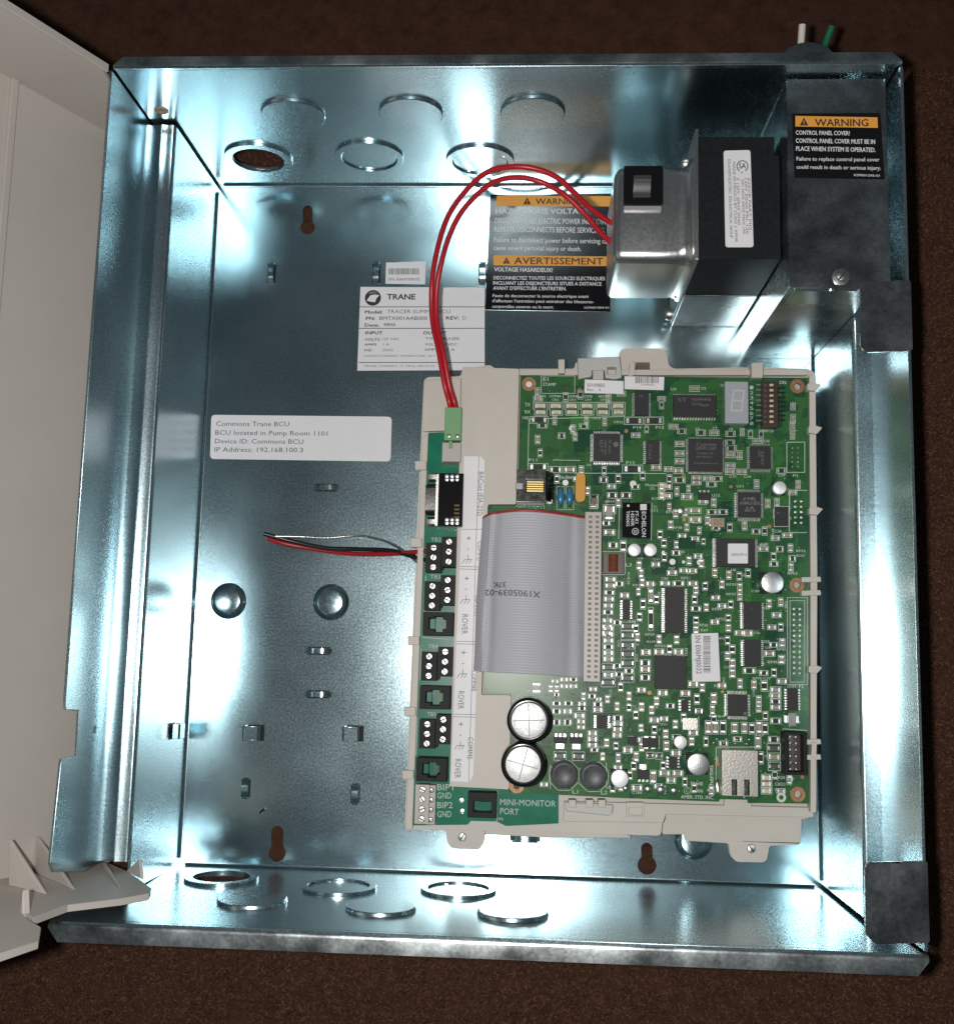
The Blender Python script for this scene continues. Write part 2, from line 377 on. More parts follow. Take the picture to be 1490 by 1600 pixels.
# folded inside corners: concave bends along the four edges of the back panel
def bend(p, q, ex, rad=1.3, nseg=8):
    p, q, ex = Vector(p), Vector(q), Vector(ex); ez = Vector((0, 0, 1)); m = MB(); vs = []
    for e in (p, q):
        for i in range(nseg+1):
            a = math.pi/2*i/nseg; vs.append(e + ex*(rad-rad*math.sin(a)) + ez*(rad-rad*math.cos(a)) + (ex+ez)*.03)
    fs = [(i, i+1, i+nseg+2, i+nseg+1) for i in range(nseg)]
    if (q-p).cross(ex).z > 0: fs = [f[::-1] for f in fs]
    return m.add(vs, fs).build('folded_bend', ZINC, enc, smoothang=60)
bend((0, 3, 0), (0, H-4, 0), (1, 0, 0)); bend((W, 3, 0), (W, H-4, 0), (-1, 0, 0)); bend((3, 0, 0), (W-3, 0, 0), (0, 1, 0)); bend((3, H, 0), (W-3, H, 0), (0, -1, 0))
# grommet added in the small top wall hole, tan for the lit carpet behind
k = MB(); k.ring(gp.x, gp.z, 1.5, 3.0, -.8, .5, 20, 0, lambda a, b, c: (a, H-c, b)); k.build('hole_ring', BROWN, enc, bevel=.2)
# left wall: inner wall, ledge, outer wall with notch
GAP = 1.6
lw = MB()
lw.plate([(0, 0), (H-GAP, 0), (H-GAP, D1-3), (0+1, D1-3), (0, 20)], [], 0, T, 0, lambda y, z, c: (-c, y, z))
yl0 = hit(199, 1347, (0, 0, D1), (0, 0, 1)).y
pr = [(0.0, D1-3.0)]+[(-1.6+1.6*math.cos(math.pi/2*k/5), D1-1.6+1.6*math.sin(math.pi/2*k/5)) for k in range(6)]+[(-5, D1), (-5.6, D1+.5), (-6.4, D1+.5), (-7, D1), (-AL, D1), (-AL, D1-1.2), (-2.4, D1-1.2), (-T, D1-3.0)]
n = len(pr)
lw.add([(x, yl0, z) for x, z in pr]+[(x, H-GAP, z) for x, z in pr], [(i, i+n, (i+1) % n+n, (i+1) % n) for i in range(n)]+[tuple(range(n)), tuple(range(n, 2*n))[::-1]])
lwo = lw.build('left_wall', ZINCW, enc, smoothang=50)
op = [hit(x, y, (-AL, 0, 0), (1, 0, 0)) for x, y in ((173, 105), (99, 1096), (103, 1109), (124, 1110), (120, 1181), (97, 1186), (88, 1199), (79, 1349), (84, 1363), (131, 1362), (143, 1354))]
op[0].y = H-.8; op[0].z = D
for q in (1, 6): op[q].z = min(op[q].z, D+1)
pl = [(p.y, p.z) for p in op]+[(yl0, D1-1), (H-.8, D1-1)]
hh = hit(148, 1141, (-AL, 0, 0), (1, 0, 0))
MB().plate(pl, [circle(hh.y, hh.z, 1.6, 14)], 0, T, 0, lambda y, z, c: (-AL-c, y, z)).build('outer_rim', ZINCW, lwo, bevel=.2, label='raised left rim with a square notch near its lower end')
# right wall
rw = MB()
rw.plate([(GAP, 0), (H-GAP, 0), (H-GAP, D1-3), (GAP, D1-3)], [], 0, T, 0, lambda y, z, c: (W+c, y, z))
pr2 = [(W-x, z) for x, z in [(0.0, D1-3.0)]+[(-1.6+1.6*math.cos(math.pi/2*k/5), D1-1.6+1.6*math.sin(math.pi/2*k/5)) for k in range(6)]+[(-BR, D1), (-BR, D1-1.2), (-2.4, D1-1.2), (-T, D1-3.0)]]
n = len(pr2)
rw.add([(x, GAP, z) for x, z in pr2]+[(x, H-GAP, z) for x, z in pr2], [(i, (i+1) % n, (i+1) % n+n, i+n) for i in range(n)]+[tuple(range(n))[::-1], tuple(range(n, 2*n))])
rwo = rw.build('right_wall', ZINCW, enc, smoothang=50)
MB().plate([(.8, D1-1), (H-.8, D1-1), (H-.8, D), (.8, D)], [], 0, T, 0, lambda y, z, c: (W+BR+c, y, z)).build('outer_rim', ZINCW, rwo, bevel=.2, label='raised right rim')
for lab, pts in (('dark grey corner tab below the wiring box', ((1344, 441), (1418, 438), (1421, 548), (1352, 551), (1343, 543))), ('dark grey corner tab at the lower right', ((1358, 1347), (1437, 1345), (1438, 1473), (1366, 1475), (1351, 1459), (1350, 1354)))):
    P_ = [list(a2(x, y, D+.6)) for x, y in pts]
    P_[1][0] = P_[2][0] = W+BR+T+.3
    MB().plate(roundpoly(P_, 1.2), [], D+.05, D+1.1).build('corner_tab', DULL, rwo, bevel=.25, label=lab)
# pressed lances and dimples of the back panel
def lance(px, py, horiz, L=9, w=2.6, h=2.4):
    c = at(px, py, 0); n = 10; vs = []; fs = []
    for i in range(n+1):
        t = i/n; zz = h*min(1, 3.2*min(t, 1-t))**.8
        for s_, dz in ((-1, 0), (1, 0), (1, -.7), (-1, -.7)):
            u, v = (t-.5)*L, s_*w/2
            vs.append((c.x+(u if horiz else v), c.y+(v if horiz else u), max(-.3, zz+dz)))
    for i in range(n):
        for k in range(4): fs.append((i*4+k, i*4+(k+1) % 4, (i+1)*4+(k+1) % 4, (i+1)*4+k))
    fs += [(0, 1, 2, 3), (n*4+3, n*4+2, n*4+1, n*4)]
    if not horiz: fs = [f[::-1] for f in fs]
    m = MB().add(vs, fs)
    for s_ in (-1, 1):                                   # dark slit beside the lance
        u0, u1 = -L*.42, L*.42; a, b = s_*(w/2+.1), s_*(w/2+.7)
        q = [(u0, a), (u1, a), (u1, b), (u0, b)]
        m.quad([(c.x+(u if horiz else v), c.y+(v if horiz else u), .03) for u, v in (q if (s_ > 0) == horiz else q[::-1])], 1)
    m.build('lance', [ZINC, BLKPL], enc, smoothang=40)
for x, y in ((424, 427), (588, 427), (754, 427)): lance(x, y, False, 12, 2.8)
for x, y in ((510, 762), (498, 1017), (497, 1085)): lance(x, y, True, 13, 2.4)
for x, y in ((384, 1232), (555, 1241)): lance(x, y, False, 10, 3)
lance(820, 1309, True, 14, 3.2)
def hook(o, ux, uy, un):
    m = MB(); pr = [(-4.2, -.2), (-4.2, 3.4), (-3.2, 4.6), (3.2, 4.6), (4.2, 3.8), (4.2, 1.2), (3.2, 1.2), (3.2, 3.6), (-3.2, 3.6), (-3.2, -.2)]
    fr = lambda a, b, c: o+ux*a+un*b+uy*c
    m.plate(pr, [], -3.4, 3.4, 0, fr); ho = m.build('wire_hook', ZINC, enc, bevel=.2)
    MB().box(-2.6, 5.6, .03, .05, -3.8, 3.8, 0, fr).build('punched_slot', BLKPL, ho)
hook(at(395, 1145, 0), Vector((1, 0, 0)), Vector((0, 1, 0)), Vector((0, 0, 1)))
hook(at(550, 1146, 0), Vector((1, 0, 0)), Vector((0, 1, 0)), Vector((0, 0, 1)))
hook(hit(270, 1142, (0, 0, 0), (1, 0, 0)), Vector((0, 0, 1)), Vector((0, 1, 0)), Vector((1, 0, 0)))
for x, y in ((357, 939), (517, 941), (1083, 1313)):
    c = at(x, y, 0)
    MB().lathe(c.x, c.y, [(8.9, -.02), (8.5, .25), (7.9, 1.7), (7.0, 2.7), (5.6, 3.1), (.9, 3.15), (.7, 2.6), (.02, 2.6)], 40).build('dimple', ZINC, enc, smoothang=38)
# ------------------------------------------------------------------ stickers inside the box (parts of the enclosure)
def sticker(name, pts, z, m, parent, label, r=0, th=.14):
    P_ = px_poly(pts, z+th)
    if r: P_ = roundpoly(P_, r)
    return MB().plate(P_, [], z+.01, z+th).build(name, m, parent, label=label)
def lerp(p, q, t): return (p[0]+(q[0]-p[0])*t, p[1]+(q[1]-p[1])*t)
class Lab:
    """a sticker's print: crop coordinates -> photo pixels"""
    def __init__(s, z, ox, oy, k): s.z = z; s.o = (ox, oy); s.k = k; s.b = MB()
    def p(s, x, y): return (s.o[0]+x/s.k, s.o[1]+y/s.k)
    def t(s, txt, x0, y0, x1, h, m=0, bold=0., y1=None):
        s.b.text(txt, s.p(x0, y0), s.p(x1, y0 if y1 is None else y1), h/s.k, s.z, m, bold); return s
    def r(s, x0, y0, x1, y1, m=0, dz=0): s.b.rectpx(*s.p(x0, y0), *s.p(x1, y1), s.z+dz, m); return s
def tri(b, p, w, h, z, m, m2):
    x, y = p
    b.quad([at(x-w/2, y, z), at(x+w/2, y, z), at(x, y-h, z)], m)
    b.rectpx(x-w*.05, y-h*.62, x+w*.05, y-h*.28, z+.02, m2); b.rectpx(x-w*.05, y-h*.2, x+w*.05, y-h*.1, z+.02, m2)
Zs = .14
hz = sticker('warning_sticker', ((766, 304), (955, 302), (953, 487), (758, 484)), 0, LBLBLK, enc, 'black bilingual hazard sticker with two orange bands')
L = Lab(Zs+.05, 740, 180, 2.98)     # crop of the transformer corner
b = L.b
b.quad([at(*L.p(*q), Zs+.04) for q in ((103, 422), (636, 424), (637, 376), (108, 374))], 1)
b.quad([at(*L.p(*q), Zs+.04) for q in ((92, 698), (630, 702), (630, 657), (92, 652))], 1)
z2 = L.z = Zs+.07
tri(b, L.p(248, 414), 36/2.98, 32/2.98, z2, 2, 1); tri(b, L.p(152, 690), 34/2.98, 30/2.98, z2, 2, 1)
L.t('WARNING', 288, 414, 505, 30, 2, .015).t('AVERTISSEMENT', 188, 692, 602, 33, 2, .015, 695)
L.t('HAZARDOUS VOLTAGE!', 102, 458, 545, 26, 0, .02).t('DISCONNECT ALL ELECTRIC POWER INCLUDING', 98, 502, 632, 27, 0, .005, 508).t('REMOTE DISCONNECTS BEFORE SERVICING.', 96, 542, 612, 27, 0, .005, 548)
L.t('Failure to disconnect power before servicing can', 94, 590, 632, 25, 0, .005, 597).t('cause severe personal injury or death.', 92, 626, 500, 23, 0, .005, 632)
L.t('VOLTAGE HASARDEUX!', 95, 726, 366, 20, 0, .02, 730)
L.t('DECONNECTEZ TOUTES LES SOURCES ELECTRIQUES', 92, 764, 610, 17, 0, .015, 768).t('INCLUANT LES DISJONCTEURS SITUES A DISTANCE', 90, 788, 594, 17, 0, .015, 793).t("AVANT D'EFFECTUER L'ENTRETIEN.", 90, 812, 430, 17, 0, .015, 815)
L.t('Faute de deconnecter la source electrique avant', 88, 846, 534, 15, 0, .01, 850).t("d'affectuer l'entretien peut entrainer des blessures-", 86, 870, 558, 15, 0, .01, 875).t('corporelles severes ou la mort.', 86, 896, 372, 15, 0, .01, 900).t('X39001304-01', 512, 900, 628, 10, 0, .01)
b.build('lettering', [LABEL, ORANGE, INK], hz)
tl = sticker('nameplate_sticker', ((563, 448), (757, 449), (757, 578), (558, 579)), 0, LABEL, enc, 'white nameplate sticker with printed model and voltage lines')
L = Lab(Zs+.06, 550, 400, 3.634); b = L.b
for y in (288, 410, 604): b.linepx(L.p(40, y), L.p(750, y), .35, L.z, 0)
c = L.p(118, 237)
b.discpx(*c, 48/3.634, L.z, 0, 32)
b.quad([at(*L.p(*q), L.z+.02) for q in ((82, 252), (100, 258), (130, 262), (138, 240), (155, 222), (130, 218), (104, 222))], 1)
b.quad([at(*L.p(*q), L.z+.02) for q in ((88, 212), (110, 216), (148, 212), (128, 200), (105, 200))], 2)
L.t('TRANE', 198, 246, 358, 33, 0, .03)
L.t('Model:', 73, 326, 172, 19, 0, .03).t('TRACER SUMMIT BCU', 198, 324, 557, 21, 2).t('PN:', 78, 362, 130, 19, 0, .03).t('BMTX001AAB000', 155, 362, 426, 21, 0).t('REV:', 533, 360, 606, 19, 0, .03).t('D', 628, 360, 648, 21, 2)
L.t('Date:', 72, 400, 152, 18, 0, .03).t('4806', 177, 398, 246, 20, 0)
L.t('INPUT', 76, 444, 172, 18, 0, .03).t('OUTPUT', 404, 444, 535, 18, 0, .03)
L.t('VOLTS:', 72, 480, 160, 14, 0, .02).t('120 VAC', 172, 478, 268, 16, 2).t('TYPE: IMPULSED', 416, 476, 610, 16, 0)
L.t('AMPS', 70, 508, 138, 13, 0, .02).t('1 A', 176, 508, 210, 15, 2).t('VOLTS: 12 VDC', 412, 508, 596, 15, 0)
L.t('HZ:', 70, 540, 114, 14, 0, .02).t('50/60', 172, 540, 232, 15, 2).t('AMPS: 1.01 A', 410, 538, 582, 15, 0)
L.t('MAXIMUM AMBIENT TEMPERATURE 120 F', 68, 572, 470, 11, 2).t('TRANE COMPANY, ST. PAUL, MN 55107', 68, 630, 470, 12, 2)
b.build('lettering', [INK, LABEL, INKG], tl)
bl = sticker('barcode_sticker', ((603, 410), (665, 408), (664, 444), (602, 443)), 0, LABEL, enc, 'small white barcode sticker above the nameplate')
L = Lab(Zs+.06, 550, 400, 3.634); x = 208
while x < 380:
    w_ = random.choice((2.2, 3.2, 4.6)); L.r(x, 69, x+w_, 104, 0); x += w_+random.choice((2, 2.6, 3.6))
L.t('SN: E06M30032', 204, 138, 384, 15, 0, .01); L.b.build('lettering', [INKG], bl)
cl = sticker('address_sticker', ((330, 648), (612, 651), (610, 721), (328, 717)), 0, LABEL, enc, 'long white rounded sticker with four lines of grey type', r=2.2)
L = Lab(Zs+.06, 300, 560, 2.98)
L.t('Commons Trane BCU', 112, 314, 452, 22, 0, 0, 316).t('BCU located in Pump Room 1101', 108, 355, 630, 22, 0, 0, 360).t('Device ID: Commons BCU', 106, 395, 518, 22, 0, 0, 398).t('IP Address: 192.168.100.3', 104, 434, 516, 22, 0, 0, 437)
L.b.build('lettering', [mat('label_type', (.10, .10, .12), .6)], cl)
# ------------------------------------------------------------------ cover door, hinged at the left, standing half open
TH = math.radians(65); U = Vector((-math.cos(TH), 0, math.sin(TH))); NN = Vector((math.sin(TH), 0, math.cos(TH)))
DO = Vector((-22, 0, 40)); YT, YB, HW = 336.0, 9.0, 40.0
door = thing('cover_door', 'beige plastic cover door standing half open at the left', 'cover', (-22, 170, 40))
def dfr(s_, y, n_): return DO+U*s_+NN*n_+Vector((0, y, 0))
SL = 292
MB().box(-6, SL, YB-2.2, YT+2.2, -2.4, 0, 0, dfr).build('panel', COVERP, door, bevel=.5)
def ncut(s_): return min(HW, (-AL-T-1.2 - DO.x + math.cos(TH)*s_)/math.sin(TH))       # stay clear of the metal rim
tw = [(-4, 0.05)]+[(s_, max(.06, ncut(s_))) for s_ in (0, 10, 20, 30, 40, 50, 58, 60, 62)]+[(66, HW), (SL, HW), (SL, .05)]
MB().plate(tw, [], 0, 2.2, 0, lambda s_, n_, c: dfr(s_, YT+c, n_)).build('top_side', COVERP, door, bevel=.4)
MB().box(64, SL, YT+.0, YT+3.4, HW+.05, HW+1.2, 0, dfr).build('rim_lip', COVERP, door, bevel=.3)
MB().box(SL, SL+2.2, YB-2.2, YT+2.2, -2.4, HW, 0, dfr).build('far_side', COVERP, door, bevel=.4)
# inner ridge of the panel
q0 = hit(26, 133, DO, NN); q1 = hit(2, 356, DO, NN); s0 = (q0-DO).dot(U); s1 = (q1-DO).dot(U)
MB().plate([(s0, YT), (s0+3.2, YT), (s0+3.2, YB+30), (s0, YB+30)], [], .05, 1.6, 0, lambda a, y, c: dfr(a, y, c)).build('ridge', COVERP, door, bevel=.3)
# bottom side with the hinge arm reaching into the box; outline in its own plane
arm = []
for x, y in ((0, 1374), (60, 1362), (112, 1351), (150, 1345), (160, 1345), (196, 1360), (215, 1372), (236, 1388), (233, 1396), (190, 1404), (106, 1414), (52, 1434), (40, 1428), (34, 1430), (36, 1432), (64, 1449), (60, 1470), (0, 1490)):
    p = hit(x, y, (0, YB, 0), (0, 1, 0)); arm.append(((p-DO).dot(U), (p-DO).dot(NN)))
sfar = SL
body = [(arm[0][0], .05)]+[(a[0], max(.05, a[1])) for a in arm[1:]]+[(sfar, arm[-1][1]), (sfar, .05)]
MB().plate(body, [], -2.6, 0, 0, lambda s_, n_, c: dfr(s_, YB+c, n_)).build('hinge_side', COVERP, door, bevel=.55, label='lower side of the cover with its hinge arm')
def gusset(pa, pb, pc, th=1.4):
    """triangular rib: foot on the lower side pa, pb and its peak on the panel"""
    a = hit(*pa, (0, YB, 0), (0, 1, 0)); b = hit(*pb, (0, YB, 0), (0, 1, 0))
    d = (b-a); dn = d.normalized(); t = Vector((dn.z, 0, -dn.x))*th
    c = hit(*pc, a, t.normalized())
    MB().add([a, b, c, a+t, b+t, c+t], [(0, 1, 2), (5, 4, 3), (0, 3, 4, 1), (1, 4, 5, 2), (2, 5, 3, 0)]).build('gusset', COVERP, door, bevel=.4)
gusset((13, 1384), (70, 1398), (15, 1312)); gusset((54, 1364), (114, 1391), (57, 1307)); 
gusset((162, 1360), (191, 1396), (161, 1348)); gusset((196, 1362), (220, 1374), (217, 1343))
gusset((31, 1428), (36, 1430), (35, 1390), 2.6)
# ------------------------------------------------------------------ wiring box in the upper right corner
ZJ = 103.0
xl = at(1230, 300, ZJ).x; yb = at(1232, 451, ZJ).y; xr = at(1386, 300, ZJ).x
jb = thing('wiring_box', 'dark grey steel wiring compartment filling the upper right corner of the box', 'junction box', ((xl+xr)/2, yb, 0))
MB().plate(roundpoly([(xl, yb), (at(1296, 452, ZJ).x, yb), (at(1300, 452, ZJ).x, yb-1.2), (at(1338, 452, ZJ).x, yb-1.2), (at(1342, 452, ZJ).x, yb+1.5), (xr, yb+1.5), (xr, H-1.5), (xl, H-1.5)], .8), [], ZJ, ZJ+1.1).build('cover_plate', DULL, jb, bevel=.3, label='dark grey cover plate facing out')
MB().box(xl, xl+1.1, yb, H-1.5, .3, ZJ-.05).build('side_wall', DULL, jb, bevel=.2)
MB().box(xl+1.15, W-.3, yb+.2, yb+1.3, .3, ZJ-.1).build('lower_wall', DULL, jb, bevel=.2)
MB().box(xl+2, at(1300, 452, ZJ).x, yb-.9, yb+.1, ZJ-16, ZJ-.1).build('folded_lip', ZINC, jb, bevel=.2)
def screw(px, py, z, r, parent, m=SCREWM, slot=.5, h=1.6, fr=None, name='screw', hexa=False):
    c = at(px, py, z) if fr is None else Vector((0, 0, 0))
    mb = MB()
    prof = [(r, 0), (r, h*.45), (r*.85, h*.85), (r*.45, h), (.02, h*1.02)]
    zz = z if fr is None else 0
    mb.lathe(c.x, c.y, [(a, zz+b_) for a, b_ in prof], 6 if hexa else 18, 0, fr)
    if hexa: mb.lathe(c.x, c.y, [(r*1.3, zz), (r*1.3, zz+.5), (r*1.2, zz+.6), (.02, zz+.6)], 20, 0, fr)
    if slot is not None:
        ca, sa = math.cos(slot), math.sin(slot); w_ = r*.13
        q = [(-r*.85, -w_), (r*.85, -w_), (r*.85, w_), (-r*.85, w_)]
        mb.add([(c.x+x_*ca-y_*sa, c.y+x_*sa+y_*ca, zz+k) for k in (h*.5, h*1.06) for x_, y_ in q], [(4, 5, 6, 7), (0, 1, 5, 4), (1, 2, 6, 5), (2, 3, 7, 6), (3, 0, 4, 7)], 1, fr)
    return mb.build(name, [m, INK], parent, smoothang=45)
screw(1313, 433, ZJ+1.1, 2.6, jb, TIN, .9, 2.4, hexa=True)
# domed tab above the rim where the mains leads leave
dome = [a2(x, y, 104) for x, y in ((1222, 84), (1232, 75), (1246, 68), (1262, 65), (1280, 68), (1294, 74), (1303, 84))]
MB().plate(dome, [], 103, 104.3).build('lead_shield', DULL, jb, bevel=.25, label='domed grey tab standing past the rim')
MB().plate([(x, z) for x, z in circle((dome[0][0]+dome[-1][0])/2, 92, 9, 24)], [], H+1.4, H+6, 0, lambda a, b_, c: (a, c, b_)).build('lead_bushing', BLKPL, jb)
for nm, lab, pts, m in (('white_lead', 'short white insulated lead poking out above the wiring box', ((1249, 80, 97), (1251, 66, 97), (1253, 38, 99)), WWHT), ('green_lead', 'short green insulated lead poking out above the wiring box', ((1284, 84, 97), (1289, 68, 97), (1299, 41, 99)), WGRN)):
    MB().tube([at(*p) for p in pts], 1.5, 10).build(nm, m, None, label=lab, cat='wire', smoothang=60)
wn = sticker('warning_sticker', ((1237, 177), (1375, 176), (1382, 280), (1241, 277)), ZJ+1.1, LBLBLK, jb, 'small black sticker with one orange warning band')
L = Lab(ZJ+1.1+.2, 1090, 0, 2.6675); b = L.b
b.quad([at(*L.p(*q), L.z-.02) for q in ((406, 526), (750, 532), (748, 488), (406, 482))], 1)
L.z += .03
tri(b, L.p(442, 522), 36/2.67, 34/2.67, L.z, 2, 1)
L.t('WARNING', 488, 524, 710, 32, 2, .02, 525)
L.t('CONTROL PANEL COVER!', 408, 560, 632, 19, 0, .015, 563).t('CONTROL PANEL COVER MUST BE IN', 408, 594, 738, 20, 0, .015, 599).t('PLACE WHEN SYSTEM IS OPERATED.', 409, 627, 740, 20, 0, .015, 633)
L.t('Failure to replace control panel cover', 411, 668, 756, 17, 0, .01, 672).t('could result in death or serious injury.', 411, 702, 762, 17, 0, .01, 707).t('X39001295-01', 648, 733, 757, 10, 0, .01, 736)
b.build('lettering', [LABEL, ORANGE, INK], wn)
# ------------------------------------------------------------------ transformer
ZT = 92.0
xp = at(1086, 300, ZT).x; ytop = at(1086, 201, ZT).y; ybt = at(1086, 405, ZT).y
tr = thing('transformer', 'black and silver power transformer beside the wiring box', 'transformer', (xp, ybt, 0))
x2 = xl-.4
yc1 = at(1150, 242, ZT).y
MB().box(xp+1.3, x2, ybt+.4, yc1, 46, ZT).build('core', BLACKP, tr, bevel=.4, label='black laminated core')
MB().box(xp+1.3, x2-1, yc1+.1, ytop-1, 30, ZT-5).build('core_frame', BLACKP, tr, bevel=.4)
MB().box(xp+1.4, x2-.2, ybt, ytop-2, .4, 45.9).build('base_channel', DULL, tr, bevel=.4)
MB().plate(roundpoly([(ybt-.6, 6), (ytop, 6), (ytop, ZT+.6), (ybt-.6, ZT+.6)], 1), [], 0, 1.2, 0, lambda y, z, c: (xp+c, y, z)).build('mounting_flange', BELL, tr, bevel=.25)
# end bell: loft of rounded rectangles from the flange outwards
xb = at(958, 330, 82).x; zb0, zb1 = 33.0, 85.0; yb0 = at(1000, 407, zb1).y; yb1 = at(1000, 257, zb1).y
vs = []; secs = []
for dx, grow, rr in ((0, 3.2, 8), (1.0, 3.0, 8), (2.0, 1.4, 7.5), (3.4, .4, 7), (6, 0, 4.6), (12, 0, 4.4), (xp-xb-3.4, 0, 4.4), (xp-xb-1.9, -.5, 4.4), (xp-xb-.7, -1.6, 4.2), (xp-xb-.15, -3.2, 4), (xp-xb, -5, 3.5)):
    secs.append([(xp-dx, y, z) for y, z in rrect(yb0-grow*.55, zb0-grow, yb1+grow*1.5, zb1+min(grow*.8, 5.5), rr, 6)])
n = len(secs[0])
bell = MB().add([p for s_ in secs for p in s_], [(j*n+i, (j+1)*n+i, (j+1)*n+(i+1) % n, j*n+(i+1) % n) for j in range(len(secs)-1) for i in range(n)]+[tuple((len(secs)-1)*n+i for i in range(n))[::-1]])
bell.build('end_bell', BELL, tr, smoothang=60, label='pressed silver end bell')
# breaker
z0 = zb1-.6
P0 = a2(974, 319, zb1+2.6); P1 = a2(1036, 258, zb1+2.6)
sw = MB().box(P0[0], P1[0], P0[1], P1[1], z0, zb1+2.6).build('breaker_switch', BLKGL, tr, bevel=.5, label='square black breaker switch on the end bell')
q0 = a2(989, 306, zb1+5); q1 = a2(1017, 272, zb1+5)
pf = [(q0[1], 0), (q1[1], 0), (q1[1], 2.4), (q1[1]-1.2, 4.2), (q1[1]-3.2, 4.4), (q0[1]+2.5, 1.6), (q0[1], 1.5)]
MB().plate(pf, [], q0[0], q1[0], 0, lambda y, z, c: (c, y, zb1+2.6+z)).build('rocker', mat('rocker_black', (.05, .05, .052), .3), sw, bevel=.3)
MB().box(P0[0]+.2, P1[0]-.6, P0[1]-2.0, P0[1]-.1, zb1-.5, zb1+1.6).build('switch_edge', GREYC, sw, bevel=.2)
for px, py, z in ((1073, 231, 78), (1069, 396, 78), (1061, 456, 44), (1046, 493, 18)):
    c = hit(px, py, (xp, 0, 0), (1, 0, 0))
    c.z = max(8, min(ZT-5, c.z)); c.y = max(ybt+3, min(ytop-4, c.y))
    screw(0, 0, 0, 3.1, tr, SCREWM, None, 2.6, fr=lambda a, b_, k, c=c: (xp-k-.05, c.y+a, c.z+b_), name='rivet_screw')
lb = sticker('rating_sticker', ((1130, 235), (1172, 234), (1177, 386), (1133, 386)), ZT, LABEL, tr, 'white rounded rating sticker on the black core', r=1.2)
L = Lab(ZT+.22, 1110, 220, 8.889); b = L.b
def vt(s_, x, y0, y1, h, m=1): b.text(s_, L.p(x, y0), L.p(x+(y1-y0)*.03, y1), h/8.889, L.z, m, .01)
vt('SOLA/HEVI ELECTRIC  EGS ELECTRICAL GROUP', 236, 250, 1345, 38); vt('MADE IN MEXICO BY CLASS 2 XFMR', 305, 290, 1405, 36)
vt('E 120V  60HZ 50/60', 358, 520, 1165, 36); vt('24V 50VA 60HZ MAX 100', 425, 530, 1290, 34); vt('120V 50/60 PRI. 120', 470, 520, 1290, 34); vt('E25CR PART NO.', 515, 520, 1260, 32)
cc = L.p(440, 350)
pts = [(cc[0]+r_*math.cos(a), cc[1]+r_*math.sin(a)) for r_, rng in ((9.2, range(25)), (7.9, range(24, -1, -1))) for a in [math.radians(120+300*i/24) for i in rng]]
for i in range(24):
    b.quad([at(*pts[i], L.z), at(*pts[i+1], L.z), at(*pts[48-i], L.z), at(*pts[49-i], L.z)][::-1], 0)
b.text('SA', (cc[0]-5.5, cc[1]-1.5+5), (cc[0]+5.5, cc[1]-1.5+5), 9, L.z+.01, 0, .01)
b.text('R', L.p(425, 455), L.p(455, 455), 4, L.z, 1)
b.build('lettering', [INK, INKG], lb)
# ------------------------------------------------------------------ wires
def wire(name, pts, r, m, label, cat='wire', group=None, cap=None):
    jr = random.Random(len(pts)*7+int(r*100)); pts = [(x+jr.uniform(-1.6, 1.6)*(0 < i < len(pts)-1), y+jr.uniform(-1.6, 1.6)*(0 < i < len(pts)-1), z+jr.uniform(-1, 1)*(0 < i < len(pts)-1)) for i, (x, y, z) in enumerate(pts)]
    return MB().tube([at(*p) for p in pts], r, 12).build(name, m, None, label=label, cat=cat, group=group, smoothang=60)
wire('red_wire', ((705, 648, 33), (703, 630, 33), (696, 600, 36), (684, 550, 36), (677, 500, 34), (675, 450, 36), (679, 405, 42), (690, 360, 52), (706, 325, 62), (733, 290, 72), (765, 268, 80), (800, 260, 84), (835, 262, 84), (868, 276, 82), (900, 303, 76), (930, 330, 70), (968, 357, 64)), 1.2, RED, 'outer red wire looping high from the green plug to the transformer')
wire('red_wire', ((713, 648, 33), (711, 630, 33), (703, 600, 36), (691, 550, 38), (684, 500, 38), (683, 450, 40), (690, 405, 44), (702, 365, 52), (722, 328, 60), (750, 298, 68), (780, 282, 73), (815, 277, 75), (848, 284, 75), (880, 303, 72), (915, 335, 67), (940, 364, 62), (968, 390, 57)), 1.2, RED, 'inner red wire looping from the green plug to the transformer below its twin')
wire('red_wire', ((669, 861, 26), (650, 862, 24), (600, 866, 14), (545, 866, 5), (490, 857, 4), (450, 850, 6), (418, 842, 9)), 1.1, DRED, 'loose red wire reaching left from the upper terminal block')
wire('black_wire', ((669, 876, 26), (650, 871, 24), (610, 861, 16), (560, 859, 7), (510, 856, 6), (460, 846, 7), (412, 834, 10)), 1.1, WBLK, 'loose black wire reaching left from the upper terminal block')
wire('bare_wire', ((668, 886, 26), (658, 882, 25), (636, 867, 20), (615, 852, 15), (590, 842, 9), (560, 838, 6), (510, 839, 6), (470, 840, 6), (430, 838, 9)), .55, BARE, 'thin bare silver wire curving left from the upper terminal block')
# ------------------------------------------------------------------ plastic tray
ZTr, ZB, ZTB, ZST = 23.0, 28.0, 21.0, 31.0             # tray top, main board top, terminal board top, label strip top
tray = thing('plastic_tray', 'beige plastic mounting tray carrying both circuit boards', 'tray', (at(950, 930, 0).x, at(950, 930, 0).y, 8))
outl = [(662, 594), (668, 589), (720, 588), (722, 576), (766, 570), (774, 576), (898, 576), (898, 566), (966, 562), (968, 548), (976, 544), (1034, 544), (1041, 550), (1044, 570), (1052, 576), (1150, 574), (1190, 574), (1262, 576), (1273, 582), (1276, 900), (1274, 1268), (1264, 1279), (1250, 1281), (1190, 1281), (1036, 1276), (1032, 1306), (955, 1304), (860, 1300), (745, 1298), (634, 1297), (632, 1290), (640, 1100), (650, 850)]
hol = [px_poly(((993, 566), (1015, 566), (1015, 582), (992, 582)), ZTr)]
